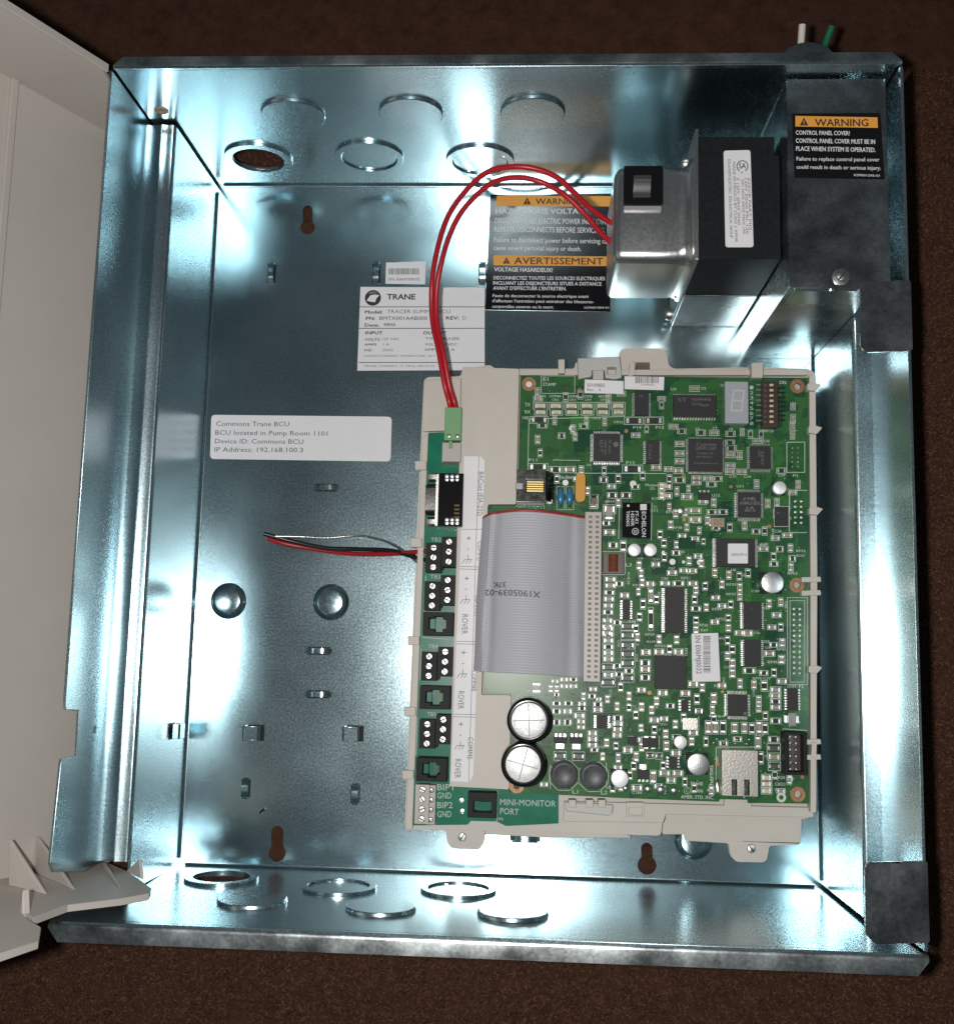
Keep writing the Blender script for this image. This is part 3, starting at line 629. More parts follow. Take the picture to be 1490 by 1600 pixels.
MB().plate(roundpoly(px_poly(outl, ZTr), 1.6, 3), hol, 10, ZTr).build('tray_base', BEIGE, tray, bevel=.5)
low = [(1036, 1274), (1252, 1279), (1251, 1316), (1248, 1320), (1202, 1322), (1198, 1344), (1192, 1348), (1150, 1347), (1141, 1338), (1138, 1318), (1072, 1314), (1068, 1304), (1034, 1304)]
MB().plate(roundpoly(px_poly(low, 16), 1.2, 3), [], 12, 16).build('mounting_foot', BEIGE, tray, bevel=.4)
low2 = [(695, 1294), (757, 1296), (756, 1318), (748, 1328), (706, 1326), (699, 1318)]
MB().plate(roundpoly(px_poly(low2, 14), 1.2, 3), [], 9.5, 14).build('mounting_foot', BEIGE, tray, bevel=.4)
low3 = [(757, 1294), (955, 1300), (985, 1306), (985, 1310), (850, 1309), (757, 1304)]
MB().plate(px_poly(low3, 14), [], 9.5, 14).build('mounting_lip', BEIGE, tray, bevel=.3)
screw(722, 1308, 14, 2.0, tray, SCREWM, 1.0, 1.3); screw(1173, 1326, 16, 2.0, tray, SCREWM, -.9, 1.3)
# frame rails around the boards
def rail(pts, z0, z1, name='rail', bv=.35, m=BEIGE, lab=None): return MB().plate(px_poly(pts, z1), [], z0, z1).build(name, m, tray, bevel=bv, label=lab)
rail(((660, 680), (669, 680), (644, 1296), (633, 1296)), ZTr-2, ZTr+3, 'left_rail')
rail(((1264, 586), (1274, 586), (1277, 900), (1275, 1270), (1266, 1270), (1266, 900)), ZTr-1, ZB+1.5, 'right_rail')
rail(((775, 577), (1262, 577), (1262, 586), (775, 586)), ZTr-1, ZB-2, 'upper_rail')
rail(((880, 1252), (1264, 1262), (1272, 1262), (1270, 1278), (1040, 1273), (1036, 1286), (880, 1284)), ZTr-1, ZTr+2.4, 'lower_rail')
rail(((662, 594), (720, 590), (718, 672), (660, 674)), ZTr-1, ZTr+2.5, 'corner_pad')
for x, y in ((657, 727), (650, 848), (646, 1001), (640, 1112), (637, 1211)):
    rail(((x-9, y-7), (x+9, y-7), (x+9, y+7), (x-9, y+7)), ZTr, ZTr+5, 'rail_clip')
for x, y, w_, h_ in ((877, 572, 5, 11), (1183, 578, 9, 12)): rail(((x-w_, y-h_), (x+w_, y-h_), (x+w_, y+h_), (x-w_, y+h_)), ZTr, ZB+3, 'board_post')
for x, y in ((1270, 604), (1272, 671), (1273, 798), (1272, 1046)):
    rail(((x-9, y-5), (x+5, y-6), (x+13, y-3), (x+4, y+7), (x-9, y+5)), ZTr+2, ZB+4, 'board_clip')
for y in (906, 927, 1160, 1184): rail(((1252, y-4), (1282, y-5), (1283, y+3), (1252, y+4)), ZTr+2, ZB+4, 'board_clip')
rail(((1268, 1160), (1276, 1160), (1275, 1184), (1267, 1184)), ZTr+2, ZB+4.4, 'board_clip')
# upper latch (grey) and block
k = MB(); k.plate(px_poly(((902, 559), (968, 557), (971, 590), (960, 592), (945, 590), (944, 578), (925, 578), (924, 588), (903, 592)), ZB+2), [px_poly(((949, 573), (962, 573), (962, 584), (949, 584)), ZB+2)], ZTr, ZB+2)
k.build('latch', CLIPG, tray, bevel=.5, label='grey latch at the upper edge')
rail(((926, 578), (943, 578), (943, 592), (926, 592)), ZTr, ZB+3.2, 'latch_tongue', m=CLIPG)
rail(((984, 566), (991, 564), (992, 586), (981, 588)), ZTr, ZTr+5, 'latch_rib')
k = MB(); k.plate(px_poly(((882, 1254), (958, 1258), (957, 1271), (950, 1275), (884, 1268)), ZB), [], ZTr, ZB).build('latch', CLIPG, tray, bevel=.5, label='grey latch at the lower edge')
for x in (894, 921, 940): rail(((x-6, 1250), (x+6, 1250), (x+6, 1262), (x-6, 1262)), ZTr, ZB+1.5, 'latch_tongue')
k = MB(); k.plate(px_poly(((978, 1254), (1006, 1254), (1006, 1277), (978, 1277)), ZTr+3.6), [px_poly(((982, 1262), (1003, 1262), (1003, 1274), (982, 1274)), ZTr+3.6)], ZTr, ZTr+3.6).build('latch_frame', BEIGE, tray, bevel=.3)
rail(((1132, 1244), (1172, 1246), (1176, 1272), (1130, 1270)), ZTr, ZB-2.5, 'jack_support')
# ------------------------------------------------------------------ label strip over the terminal board
strip = thing('cover_strip', 'long beige plastic strip with a white port label between the two boards', 'cover strip', (at(760, 900, 0).x, at(760, 900, 0).y, 20))
sp = [(722, 573), (811, 576), (806, 788), (762, 788), (752, 1086), (798, 1086), (795, 1234), (702, 1229)]
MB().plate(roundpoly(px_poly(sp, ZST), .9, 3), [], 25.5, ZST).build('strip_body', BEIGE, strip, bevel=.6)
pb = sticker('port_label', ((725, 713), (751, 713), (757, 720), (739, 1212), (733, 1222), (704, 1221)), ZST, LABEL, strip, 'narrow white port label with faint printed cells')
b = MB(); zl = ZST+.2
for (x0, y0), (x1, y1) in (((748, 713), (732, 1222)), ((721, 827), (752, 827)), ((718, 885), (750, 886)), ((718, 889), (750, 890)), ((713, 1002), (746, 1003)), ((713, 1006), (746, 1007)), ((708, 1116), (743, 1117)), ((708, 1120), (743, 1121))):
    b.linepx((x0, y0), (x1, y1), .22, zl, 0)
def dn(s_, x, y0, y1, h): b.text(s_, (x, y0), (x-(y1-y0)*.03, y1), h, zl+.02, 1)
dn('BACnet (EIA-232)', 748, 737, 806, 7.5); dn('ROVER', 722, 960, 991, 9); dn('ROVER', 716, 1080, 1108, 9); dn('ROVER', 711, 1186, 1216, 9)
dn('COMM4B', 737, 1048, 1080, 8); dn('COMM5', 731, 1152, 1186, 8); dn('COMM3', 746, 846, 876, 8); dn('COMM4A', 742, 930, 962, 8)
for x, y in ((732, 841), (729, 904), (724, 1020), (720, 1132)):
    b.text('+', (x-4, y+4), (x+4, y+4), 8, zl, 1); b.discpx(x-1, y+17, 1.1, zl, 1, 8)
    yy = y+35
    b.linepx((x-6, yy-2), (x+5, yy-2), .25, zl, 1); b.linepx((x-1, yy-9), (x-1, yy-2), .25, zl+.01, 1)
    for q in (-6, 0, 5): b.linepx((x+q, yy-2), (x+q-4, yy+4), .25, zl+.01, 1)
b.build('lettering', [INKG, INKG], pb)
# ------------------------------------------------------------------ terminal board
tb = thing('terminal_board', 'narrow green terminal circuit board along the left of the tray', 'circuit board', (at(690, 1000, 0).x, at(690, 1000, 0).y, 19))
pl = [(669, 676), (724, 674), (710, 1226), (872, 1240), (872, 1287), (790, 1291), (776, 1284), (735, 1283), (730, 1289), (644, 1290)]
ZTB = 25.2
MB().plate(px_poly(pl, ZTB), [], ZTB-1.5, ZTB).build('board', TBOARD, tb, bevel=.1)
sk = MB()
zk = ZTB+.05
for s_, x0, x1, y, h in (('TB2', 673, 689, 846, 6), ('TB3', 672, 688, 904, 6), ('TB4', 669, 684, 1013, 6), ('TB5', 667, 681, 1119, 6), ('BIP1', 683, 708, 1235, 9), ('GND', 683, 705, 1248, 9), ('BIP2', 683, 707, 1263, 9), ('GND', 683, 705, 1277, 9)):
    sk.text(s_, (x0, y), (x1, y), h, zk)
sk.text('MINI-MONITOR', (781, 1258), (868, 1261), 9, zk); sk.text('PORT', (781, 1272), (810, 1274), 9, zk); sk.text('P6', (779, 1282), (786, 1282), 4, zk)
for (x0, y0), (x1, y1) in (((665, 900), (663, 955)), ((658, 1014), (656, 1062)), ((652, 1122), (650, 1180)), ((681, 1225), (680, 1290)), ((777, 1236), (776, 1284)), ((660, 996), (700, 999)), ((688, 822), (716, 824)), ((690, 722), (718, 726))):
    sk.linepx((x0, y0), (x1, y1), .3, zk)
sk.build('silkscreen', SILK, tb)
def tblock(px, py, n_, wpx, hpx, z0, z1, m=BLKPL, scm=SCREWM, lab=None, dark=True, stx=0.):
    """screw terminal block centred at px,py (pixels at its top)"""
    x0, y1 = a2(px-wpx/2, py-hpx/2, z1); x1, y0 = a2(px+wpx/2, py+hpx/2, z1)
    mb = MB().box(x0, x1, y0, y1, z0, z1)
    cy = [(y1+(y0-y1)*(i+.5)/n_) for i in range(n_)]
    for y in cy: mb.ring((x0+x1)/2+stx, y, 1.55, 1.9, z1, z1+.25, 16)
    for i in range(1, n_): mb.box(x0+.2, x1-.1, y1+(y0-y1)*i/n_-.12, y1+(y0-y1)*i/n_+.12, z1-.02, z1+.12)
    o = mb.build('terminal_block', m, tb, bevel=.15, label=lab)
    for y in cy:
        a = random.choice((.4, 1.2, 2.2, 2.7, .1)); s_ = MB(); cx = (x0+x1)/2+stx
        s_.lathe(cx, y, [(1.5, z1-.5), (1.5, z1+.1), (1.25, z1+.35), (.02, z1+.4)], 14)
        ca, sa = math.cos(a), math.sin(a)
        for w_, l_ in ((.24, 1.3),)+(((1.1, .16),) if dark and random.random() < .4 else ()):
            q = [(-l_, -w_), (l_, -w_), (l_, w_), (-l_, w_)]
            s_.add([(cx+u*ca-v*sa, y+u*sa+v*ca, z1+.44) for u, v in q], [(0, 1, 2, 3)], 1)
        s_.build('screw', [scm, INK], o)
    return o
for i, (lx, ly, rx, ry) in enumerate(((677, 871, 701, 862), (675, 931, 699, 922), (670, 1041, 695, 1034), (667, 1147, 692, 1140))):
    tblock(lx, ly, 3, 23, 46, ZTB, ZTB+8, lab='front three screw black terminal block'); tblock(rx, ry, 3, 21, 47, ZTB, ZTB+10.5, lab='taller rear three screw black terminal block')
    x0, y1 = a2(lx+12, ly-22, ZTB+5); x1, y0 = a2(rx-11, ry+28, ZTB+5)
    MB().box(x0, x1+.6, y0, y1, ZTB, ZTB+5).build('terminal_step', BLKPL, tb, bevel=.1)
tblock(659, 1257, 4, 20, 62, ZTB, ZTB+9, m=CONNG, dark=False, lab='four screw grey terminal block')
x0, y1 = a2(668, 1227, ZTB+6); x1, y0 = a2(679, 1289, ZTB+6)
go = MB().box(x0, x1, y0, y1, ZTB, ZTB+6)
go.build('terminal_block', CONNG, tb, bevel=.2, label='lower wire entry row of the grey block')
for i in range(4):
    cy = y1+(y0-y1)*(i+.5)/4
    screw(0, 0, 0, 1.2, tb, SCREWM, .6, .5, fr=lambda a, b_, k, cx=(x0+x1)/2, cy=cy: (cx+a, cy+b_, ZTB+6+k), name='screw')
def jack(px, py, wpx, hpx, z1, lab, open_y=False):
    x0, y1 = a2(px-wpx/2, py-hpx/2, z1); x1, y0 = a2(px+wpx/2, py+hpx/2, z1); w_, h_ = x1-x0, y1-y0
    cx, cy = (x0+x1)/2, (y0+y1)/2
    hol = [(cx-w_*.3, cy-h_*.22), (cx-w_*.12, cy-h_*.22), (cx-w_*.12, cy-h_*.34), (cx+w_*.16, cy-h_*.34), (cx+w_*.16, cy-h_*.2), (cx+w_*.27, cy-h_*.2), (cx+w_*.27, cy+h_*.2), (cx+w_*.16, cy+h_*.2), (cx+w_*.16, cy+h_*.32), (cx-w_*.12, cy+h_*.32), (cx-w_*.12, cy+h_*.24), (cx-w_*.3, cy+h_*.24)]
    o = MB().plate([(x0, y0), (x1, y0), (x1, y1), (x0, y1)], [hol], ZTB, z1).build('phone_jack', BLKPL, tb, bevel=.25, label=lab)
    MB().box(cx-w_*.28, cx-w_*.13, cy-h_*.2, cy+h_*.2, ZTB+.4, z1-3.5).build('key_insert', GREENPL if open_y else TBOARD, o)
    c_ = MB()
    for i in range(6): c_.box(cx+w_*.02, cx+w_*.2, cy-h_*.16+i*h_*.064, cy-h_*.16+i*h_*.064+h_*.016, z1-7, z1-6)
    c_.build('contacts', mat('dim_contact', (.16, .13, .08), .5, metal=.5), o)
    return o
jack(684, 975, 46, 38, ZTB+10, 'upper black phone jack'); jack(679, 1090, 46, 38, ZTB+10, 'middle black phone jack'); jack(674, 1203, 46, 38, ZTB+10, 'lower black phone jack')
x0, y1 = a2(731, 1238, ZTB+8); x1, y0 = a2(775, 1279, ZTB+8)
o = MB().plate([(x0, y0), (x1, y0), (x1, y1), (x0, y1)], [[(x0+2.6, y0+2.4), (x1-2.2, y0+2.4), (x1-2.2, y1-3.8), (x0+2.6, y1-3.8)]], ZTB, ZTB+8).build('phone_jack', BLKPL, tb, bevel=.25, label='square black monitor jack beside the printed port name')
MB().plate(px_poly(((746, 1258), (752, 1253), (766, 1253), (765, 1268), (757, 1273), (745, 1273)), ZTB+2), [], ZTB+.2, ZTB+2).build('key_insert', TBOARD, o)
for x, y in ((721, 1251), (722, 1268)): screw(x, y, ZTB, 1.3, tb, TIN, None, .8, name='solder_joint')
# serial port
x0, y1 = a2(686, 739, ZTB+10); x1, y0 = a2(722, 823, ZTB+10)
db = MB().box(x0, x1, y0, y1, ZTB, ZTB+10).build('serial_port', BLKGL, tb, bevel=.3, label='black nine pin serial port')
x0b, _ = a2(681, 740, ZTB+8); MB().box(x0b, x0-.05, y0+.3, y1-.2, ZTB-2, ZTB+9).build('port_flange', SKIND, db, bevel=.3)
x0c, y1c = a2(665, 755, ZTB+7); y0c = a2(665, 803, ZTB+7)[1]
MB().plate(rrect(y0c, ZTB-1, y1c, ZTB+7.5, 2.5, 5), [], x0c, x0b-.05, 0, lambda y, z, c: (c, y, z)).build('port_shell', mat('dark_shell', (.10, .10, .10), .42, metal=1, bump=.2, bscale=600), db, bevel=.4)
for y in (745, 815):
    c = a2(674, y, ZTB+5); MB().lathe(0, 0, [(2.3, 0), (2.3, 3.6), (1.9, 4.2), (.02, 4.2)], 6, 0, lambda a, b_, k, c=c: (x0b-k, c[1]+a, ZTB+3.5+b_)).build('jack_screw', SCREWM, db, bevel=.15)
for y in (744, 749, 812, 817):
    for x in (698, 706, 714): screw(x, y, ZTB+9.9, 1.1, db, TIN, None, .9, name='bracket_leg')
c_ = MB()
for i in range(5):
    y = 778+i*6; c_.box(a2(710, y, ZTB+10)[0], a2(718, y, ZTB+10)[0], a2(0, y, ZTB+10)[1]-.4, a2(0, y, ZTB+10)[1]+.4, ZTB+9.6, ZTB+10.5)
c_.build('pins', mat('dim_gold', (.08, .055, .025), .5, metal=.5), db)
# green power plug in its beige socket
gp_ = thing('power_plug', 'light green screw plug on the ends of the looping red wires', 'plug', (at(707, 660, 0).x, at(707, 660, 0).y, 24))
x0, y1 = a2(695, 636, 36); x1, y0 = a2(720, 688, 36)
MB().box(x0, x1, y0, y1, 25.6, 36).build('plug_body', GREENPL, gp_, bevel=.4)
MB().box(x0+2.2, x0+3.8, y0-3.6, y0-.05, 32, 35.4).build('key_rib', GREENPL, gp_, bevel=.3)
for fx in (.28, .78):
    screw(0, 0, 0, 1.0, gp_, TIN, .4, .5, fr=lambda a, b_, k, cx=x0+(x1-x0)*fx: (cx+a, y0+2+b_, 36.0+k))
MB().box(x0+.2, x1, y0+8.6, y0+8.8, 36.0, 36.15).build('seam', GREENPL, gp_)
ya, yb_ = a2(690, 690, 36)[1], a2(690, 720, 36)[1]
sc = MB().box(x0-.9, x1, yb_, min(ya, y0-.1), ZTB, 34.5)
sc.build('plug_socket', CONNG, tb, bevel=.3, label='beige two way socket under the green plug')
# ------------------------------------------------------------------ main circuit board
mbd = thing('main_circuit_board', 'large green circuit board crowded with chips on the beige tray', 'circuit board', (at(1030, 920, 0).x, at(1030, 920, 0).y, 26))
def cr(ox, oy, k): return lambda x, y: (ox+x/k, oy+y/k)
A = cr(790, 560, 5.96); B = cr(1030, 560, 5.731); C_ = cr(900, 770, 6.955); D_ = cr(1080, 770, 6.957); E_ = cr(900, 980, 5.335); F_ = cr(1080, 980, 5.333); G_ = cr(620, 930, 3.903); I_ = cr(830, 1050, 7.62); K_ = cr(700, 690, 3.81)
KS = {A: 5.96, B: 5.731, C_: 6.955, D_: 6.957, E_: 5.335, F_: 5.333, G_: 3.903, I_: 7.62, K_: 3.81}
PM = ppm(ZB)
bp = [(813, 587), (1262, 590), (1264, 900), (1263, 1256), (1168, 1255), (1168, 1250), (1124, 1249), (1122, 1253), (965, 1247), (795, 1238), (798, 1084), (755, 1084), (763, 790), (808, 790)]
mh = [A(215, 237), B(1235, 250), D_(1145, 1005), F_(885, 1395)]
holes = [circle(*a2(x, y, ZB), 1.55, 18) for x, y in mh]
MB().plate(px_poly(bp, ZB), holes, ZB-1.6, ZB).build('board', PCB, mbd, bevel=.08)
zs = ZB+.06
silk = MB(); pads = MB(); trace = MB()
for x, y in mh+[(807, 1228)]:
    c = at(x, y, zs); pads.ring(c.x, c.y, 1.6, 3.3, ZB+.02, ZB+.09, 24, 1)
    if (x, y) == mh[0]: pads.lathe(c.x, c.y, [(1.5, ZB-3), (1.5, ZB-.8), (.02, ZB-.8)], 14, 3)
# solder mask relief: traces running at right angles and 45 degrees
rt = random.Random(3)
for i in range(230):
    x, y = rt.uniform(830, 1245), rt.uniform(600, 1240)
    L_ = rt.uniform(20, 80); dx, dy = rt.choice(((1, 0), (0, 1), (1, 0), (0, 1)))
    k = rt.choice((1, 1, 2, 3, 5)); w_ = .22; q = rt.choice((-1, 1)); mi = rt.choice((0, 0, 2))
    for j in range(k):
        o_ = j*2.4; p0 = (x+dy*o_, y+dx*o_); p1 = (p0[0]+dx*L_, p0[1]+dy*L_); p2 = (p1[0]+(10+o_*.4)*(1 if dx else q), p1[1]+(10+o_*.4)*(q if dx else 1))
        ok = all(828 < p[0] < 1256 and 596 < p[1] < 1240 for p in (p1, p2))
        if ok: trace.linepx(p0, p1, w_, ZB+.015+.001*(i % 9), mi); trace.linepx(p1, p2, w_, ZB+.013+.001*(i % 9), mi)
        if ok and rt.random() < .5: pads.discpx(*p2, 1.2, ZB+.035, 2, 8)
TRA = mat('mask_over_copper', (.055, .19, .046), .27, spec=.2); TRD = mat('mask_dark', (.014, .066, .036), .27, spec=.2)
for i in range(26):                                     # copper pours under the mask
    x, y = rt.uniform(830, 1200), rt.uniform(600, 1200); w_, h_ = rt.uniform(15, 50), rt.uniform(12, 45)
    cpts = [(x+8, y), (x+w_, y), (x+w_, y+h_-8), (x+w_-8, y+h_), (x, y+h_), (x, y+8)]
    if max(p[0] for p in cpts) < 1256 and max(p[1] for p in cpts) < 1240: trace.quad([at(px_, py_, ZB+.006+.0003*i) for px_, py_ in cpts][::-1], rt.choice((0, 2, 2)))
# --- shared meshes of the small parts: unit size, scaled per object
def unit_mesh(name, fn, mats):
    m = MB(); fn(m); o = m.build(name, mats, None); me = o.data; bpy.data.objects.remove(o); return me
def u_chip(m):                                          # two-terminal chip along x, unit 1000 mm = 1 m
    m.box(-330, 330, -420, 420, 0, 1000, 0); m.box(-500, -331, -450, 450, 0, 900, 1); m.box(331, 500, -450, 450, 0, 900, 1)
def u_led(m):
    m.box(-280, 280, -420, 420, 0, 1000, 0); m.box(-500, -281, -450, 450, 0, 550, 1); m.box(281, 500, -450, 450, 0, 550, 1)
U_CAP = unit_mesh('chip_capacitor', u_chip, [TAN, TIN]); U_GCAP = unit_mesh('chip_capacitor', u_chip, [GREYC, TIN]); U_RES = unit_mesh('chip_resistor', u_chip, [CHIP, TIN]); U_LED = unit_mesh('indicator_led', u_led, [CREAM, TIN])
U_DIO = unit_mesh('diode', lambda m: (m.add([(-400, -350, 0), (400, -350, 0), (400, 350, 0), (-400, 350, 0), (-360, -300, 1000), (360, -300, 1000), (360, 300, 1000), (-360, 300, 1000), (-470, 0, 300), (470, 0, 300)], [(0, 3, 2, 1), (4, 5, 6, 7), (0, 1, 5, 4), (2, 3, 7, 6), (1, 2, 6, 5), (3, 0, 4, 7)], 0), m.box(-500, -401, -250, 250, 0, 450, 1), m.box(401, 500, -250, 250, 0, 450, 1)), [FERR, TIN])
U_BALL = unit_mesh('solder_ball', lambda m: m.lathe(0, 0, [(500, 0), (490, 200), (430, 420), (300, 600), (120, 690), (10, 700)], 14), [TIN])
count = {}
def place(me, name, px, py, wpx, hpx, hz, rz=None, parent=mbd):
    o = bpy.data.objects.new(name, me); col.objects.link(o)
    c = at(px, py, ZB+hz*.6); o.location = (c.x*MM, c.y*MM, (ZB+.03)*MM)
    if rz is None:
        rz = 0 if wpx >= hpx else math.pi/2
        if hpx > wpx: wpx, hpx = hpx, wpx
    o.rotation_euler = (0, 0, rz+random.uniform(-.02, .02)); o.scale = (wpx/PM*MM, hpx/PM*MM, hz*MM)
    par(o, parent); return o
def smd(f, lst, kind='c', outline=True):
    k = KS[f]
    for t in lst:
        x, y, w_, h_ = t[:4]; px_, py_ = f(x, y); w_, h_ = w_/k, h_/k
        kd = t[4] if len(t) > 4 else kind
        if kd == 'c': kd = random.choice(('c', 'c', 'g', 'r', 'r'))
        me, nm, hz = {'c': (U_CAP, 'chip_capacitor', .9), 'g': (U_GCAP, 'chip_capacitor', .8), 'r': (U_RES, 'chip_resistor', .6), 'l': (U_LED, 'indicator_led', 1.1), 'd': (U_DIO, 'diode', 1.6), 'R': (U_RES, 'chip_resistor', .9), 'C': (U_CAP, 'chip_capacitor', 1.5), 'G': (U_GCAP, 'chip_capacitor', 1.6)}[kd]
        if outline:
            silk.framepx(px_-w_/2-.3, py_-h_/2-.3, px_+w_/2+.3, py_+h_/2+.3, .26, zs)
        place(me, nm, px_, py_, w_*.80, h_*.76, hz)
smd(A, [(x, 440, 125, 60) for x in (320, 465, 610, 755, 900, 1045)]+[(x+5, 500, 112, 52) for x in (320, 465, 610, 755, 900, 1045)], 'l')
smd(A, [(310, 572, 165, 58, 'R'), (340, 625, 90, 40), (455, 575, 32, 80), (750, 580, 32, 70), (725, 632, 80, 40), (920, 585, 32, 80), (1190, 580, 170, 65, 'R'), (1380, 580, 170, 65, 'R'), (1450, 375, 70, 40), (1450, 432, 32, 70), (1210, 715, 80, 40), (1310, 660, 30, 60), (320, 880, 35, 70), (300, 1010, 180, 60, 'R'), (465, 1035, 110, 55), (595, 1035, 110, 55), (915, 1045, 35, 75), (1180, 1030, 185, 70, 'R'), (1400, 1015, 90, 50), (910, 1130, 72, 50, 'r'), (645, 730, 36, 70), (520, 720, 60, 50, 'r'), (990, 1275, 90, 50, 'r'), (1120, 1275, 90, 50, 'r'), (820, 1330, 75, 120, 'C'), (965, 1405, 112, 80, 'C'), (1450, 1195, 55, 70, 'l'), (1450, 1275, 55, 70, 'l')])
smd(B, [(313, 270, 85, 45), (125, 610, 80, 40), (370, 665, 80, 45), (490, 665, 80, 45), (635, 675, 80, 45), (740, 660, 32, 62), (815, 680, 32, 72), (910, 680, 32, 72), (880, 738, 88, 42), (180, 765, 80, 45), (180, 850, 80, 45), (180, 920, 80, 45), (170, 1005, 80, 50), (180, 1090, 100, 45), (630, 755, 80, 45), (640, 805, 90, 45), (635, 865, 80, 45), (635, 960, 85, 45), (630, 1015, 80, 45), (735, 1015, 85, 45), (1090, 1005, 80, 45), (330, 1072, 80, 38), (430, 1075, 80, 40), (520, 1078, 80, 40), (330, 1112, 80, 38), (465, 1128, 90, 40), (60, 1145, 100, 50, 'l'), (60, 1230, 100, 50, 'l'), (155, 1190, 32, 80), (260, 1165, 28, 62), (245, 1238, 100, 52), (1195, 430, 38, 60), (1195, 540, 38, 70), (1190, 690, 38, 62), (1240, 1130, 36, 72)])
smd(D_, [(220, 210, 100, 50), (340, 210, 100, 50), (50, 300, 90, 50), (85, 410, 36, 74), (1040, 462, 105, 46), (780, 610, 108, 46), (1075, 600, 48, 84), (960, 612, 70, 56, 'r'), (1080, 810, 46, 90), (130, 530, 32, 64), (1095, 715, 70, 60, 'r'), (525, 1030, 46, 90), (525, 1130, 46, 80), (160, 1245, 46, 82), (400, 1360, 50, 74), (400, 1470, 50, 80), (970, 1460, 46, 82), (925, 1330, 102, 52), (610, 1525, 106, 50)])
smd(C_, [(190, 95, 80, 150, 'C'), (355, 230, 110, 150, 'G'), (360, 430, 120, 58), (1010, 150, 32, 74), (1290, 195, 130, 55), (1290, 292, 130, 55), (1200, 375, 40, 80), (1040, 870, 105, 50), (965, 985, 105, 45), (1110, 985, 125, 50), (1265, 985, 105, 45), (1300, 1060, 50, 80), (1285, 1160, 50, 90), (1300, 1260, 105, 50), (1300, 1385, 50, 80), (1300, 1490, 50, 80), (675, 1075, 36, 80), (370, 940, 120, 48), (370, 1010, 120, 46), (360, 1085, 110, 46), (355, 1155, 110, 46), (350, 1228, 106, 46), (345, 1298, 106, 46), (340, 1390, 106, 46), (335, 1455, 106, 46), (330, 1528, 106, 46), (525, 1115, 95, 50), (725, 1210, 50, 110), (810, 1120, 50, 165), (810, 1370, 50, 245), (870, 1160, 50, 90), (1090, 565, 46, 80), (400, 570, 100, 60, 'r'), (510, 580, 60, 120, 'r')])
smd(E_, [(430, 68, 112, 70, 'd'), (430, 150, 112, 70, 'd'), (430, 225, 112, 70, 'd'), (430, 300, 112, 70, 'd'), (425, 425, 112, 66, 'd'), (430, -8, 112, 66, 'd'), (270, 335, 108, 64, 'd'), (265, 462, 116, 70, 'd')]+[(268, y, 86, 38) for y in (10, 60, 112, 165, 215, 265, 398)]+
    [(580, 210, 80, 45), (690, 205, 80, 45), (850, 205, 75, 45), (575, 298, 85, 48), (575, 352, 85, 46), (575, 420, 80, 45), (440, 365, 75, 36), (720, 548, 80, 45), (910, 553, 80, 45), (975, 475, 80, 48), (1005, 600, 40, 85), (440, 575, 35, 70), (370, 500, 35, 70), (440, 670, 35, 60), (545, 665, 40, 70), (260, 600, 32, 62), (340, 660, 32, 70), (650, 775, 80, 45), (745, 890, 40, 70), (540, 840, 36, 60), (975, 880, 80, 45), (1020, 700, 75, 40), (345, 760, 80, 45), (345, 805, 85, 45), (345, 850, 75, 40), (340, 900, 75, 40), (135, 885, 75, 40), (135, 935, 80, 45), (135, 982, 80, 40), (430, 1025, 80, 50), (500, 1080, 35, 80), (350, 1090, 35, 80), (330, 990, 35, 60), (220, 1080, 32, 62), (750, 990, 40, 80), (830, 1050, 80, 48), (735, 1218, 90, 45), (845, 1218, 85, 45), (790, 1278, 75, 45), (905, 1290, 32, 70), (505, 1340, 85, 48), (640, 1250, 46, 110), (615, 1070, 56, 50, 'd'), (690, 1075, 56, 50, 'd'), (690, 100, 36, 70), (180, 645, 75, 40), (180, 690, 80, 38)])
smd(F_, [(465, 50, 80, 45), (650, 220, 85, 45), (480, 363, 100, 45), (340, 185, 45, 70), (300, 110, 36, 70), (300, 240, 40, 70), (340, 300, 45, 70), (340, 385, 45, 70), (755, 130, 45, 70), (750, 270, 50, 70), (405, 470, 35, 80), (520, 480, 36, 70), (605, 490, 50, 85), (755, 452, 85, 40), (700, 522, 85, 45), (700, 573, 85, 40), (700, 620, 85, 40), (700, 667, 85, 45), (700, 782, 85, 45), (185, 595, 45, 90), (60, 700, 75, 40), (175, 690, 32, 80), (615, 740, 36, 70), (560, 605, 40, 62), (560, 678, 40, 60), (138, 835, 46, 110), (198, 835, 46, 110), (262, 835, 46, 110), (358, 840, 50, 86), (440, 840, 42, 90), (503, 845, 42, 90), (562, 835, 46, 108), (613, 845, 44, 90), (553, 960, 46, 105), (685, 937, 90, 50), (685, 1010, 108, 75, 'd'), (685, 1080, 105, 54), (690, 1160, 98, 68, 'd'), (120, 955, 32, 80), (578, 1090, 36, 100), (625, 1255, 85, 54, 'l'), (625, 1308, 85, 50, 'l'), (625, 1366, 85, 48, 'l')])
smd(I_, [(600, 382, 90, 50), (600, 435, 90, 46), (570, 520, 130, 60, 'G'), (590, 590, 90, 50), (590, 658, 90, 44), (340, 1000, 140, 100, 'd'), (560, 1005, 140, 100, 'd'), (60, 190, 120, 130, 'g'), (300, 270, 60, 40), (150, 1340, 90, 50), (230, 200, 50, 80), (300, 200, 50, 80), (620, 290, 44, 90, 'g'), (720, 290, 90, 50), (735, 205, 90, 44), (390, 90, 90, 44), (500, 90, 90, 44), (390, 170, 90, 44), (500, 170, 90, 44), (280, 110, 80, 40), (300, 375, 100, 50, 'r'), (440, 375, 100, 50, 'r'), (300, 470, 100, 60), (430, 470, 100, 60), (300, 600, 90, 70, 'r'), (430, 600, 90, 70, 'r'), (850, 1000, 36, 80), (750, 930, 90, 40, 'r'), (800, 325, 60, 40)])
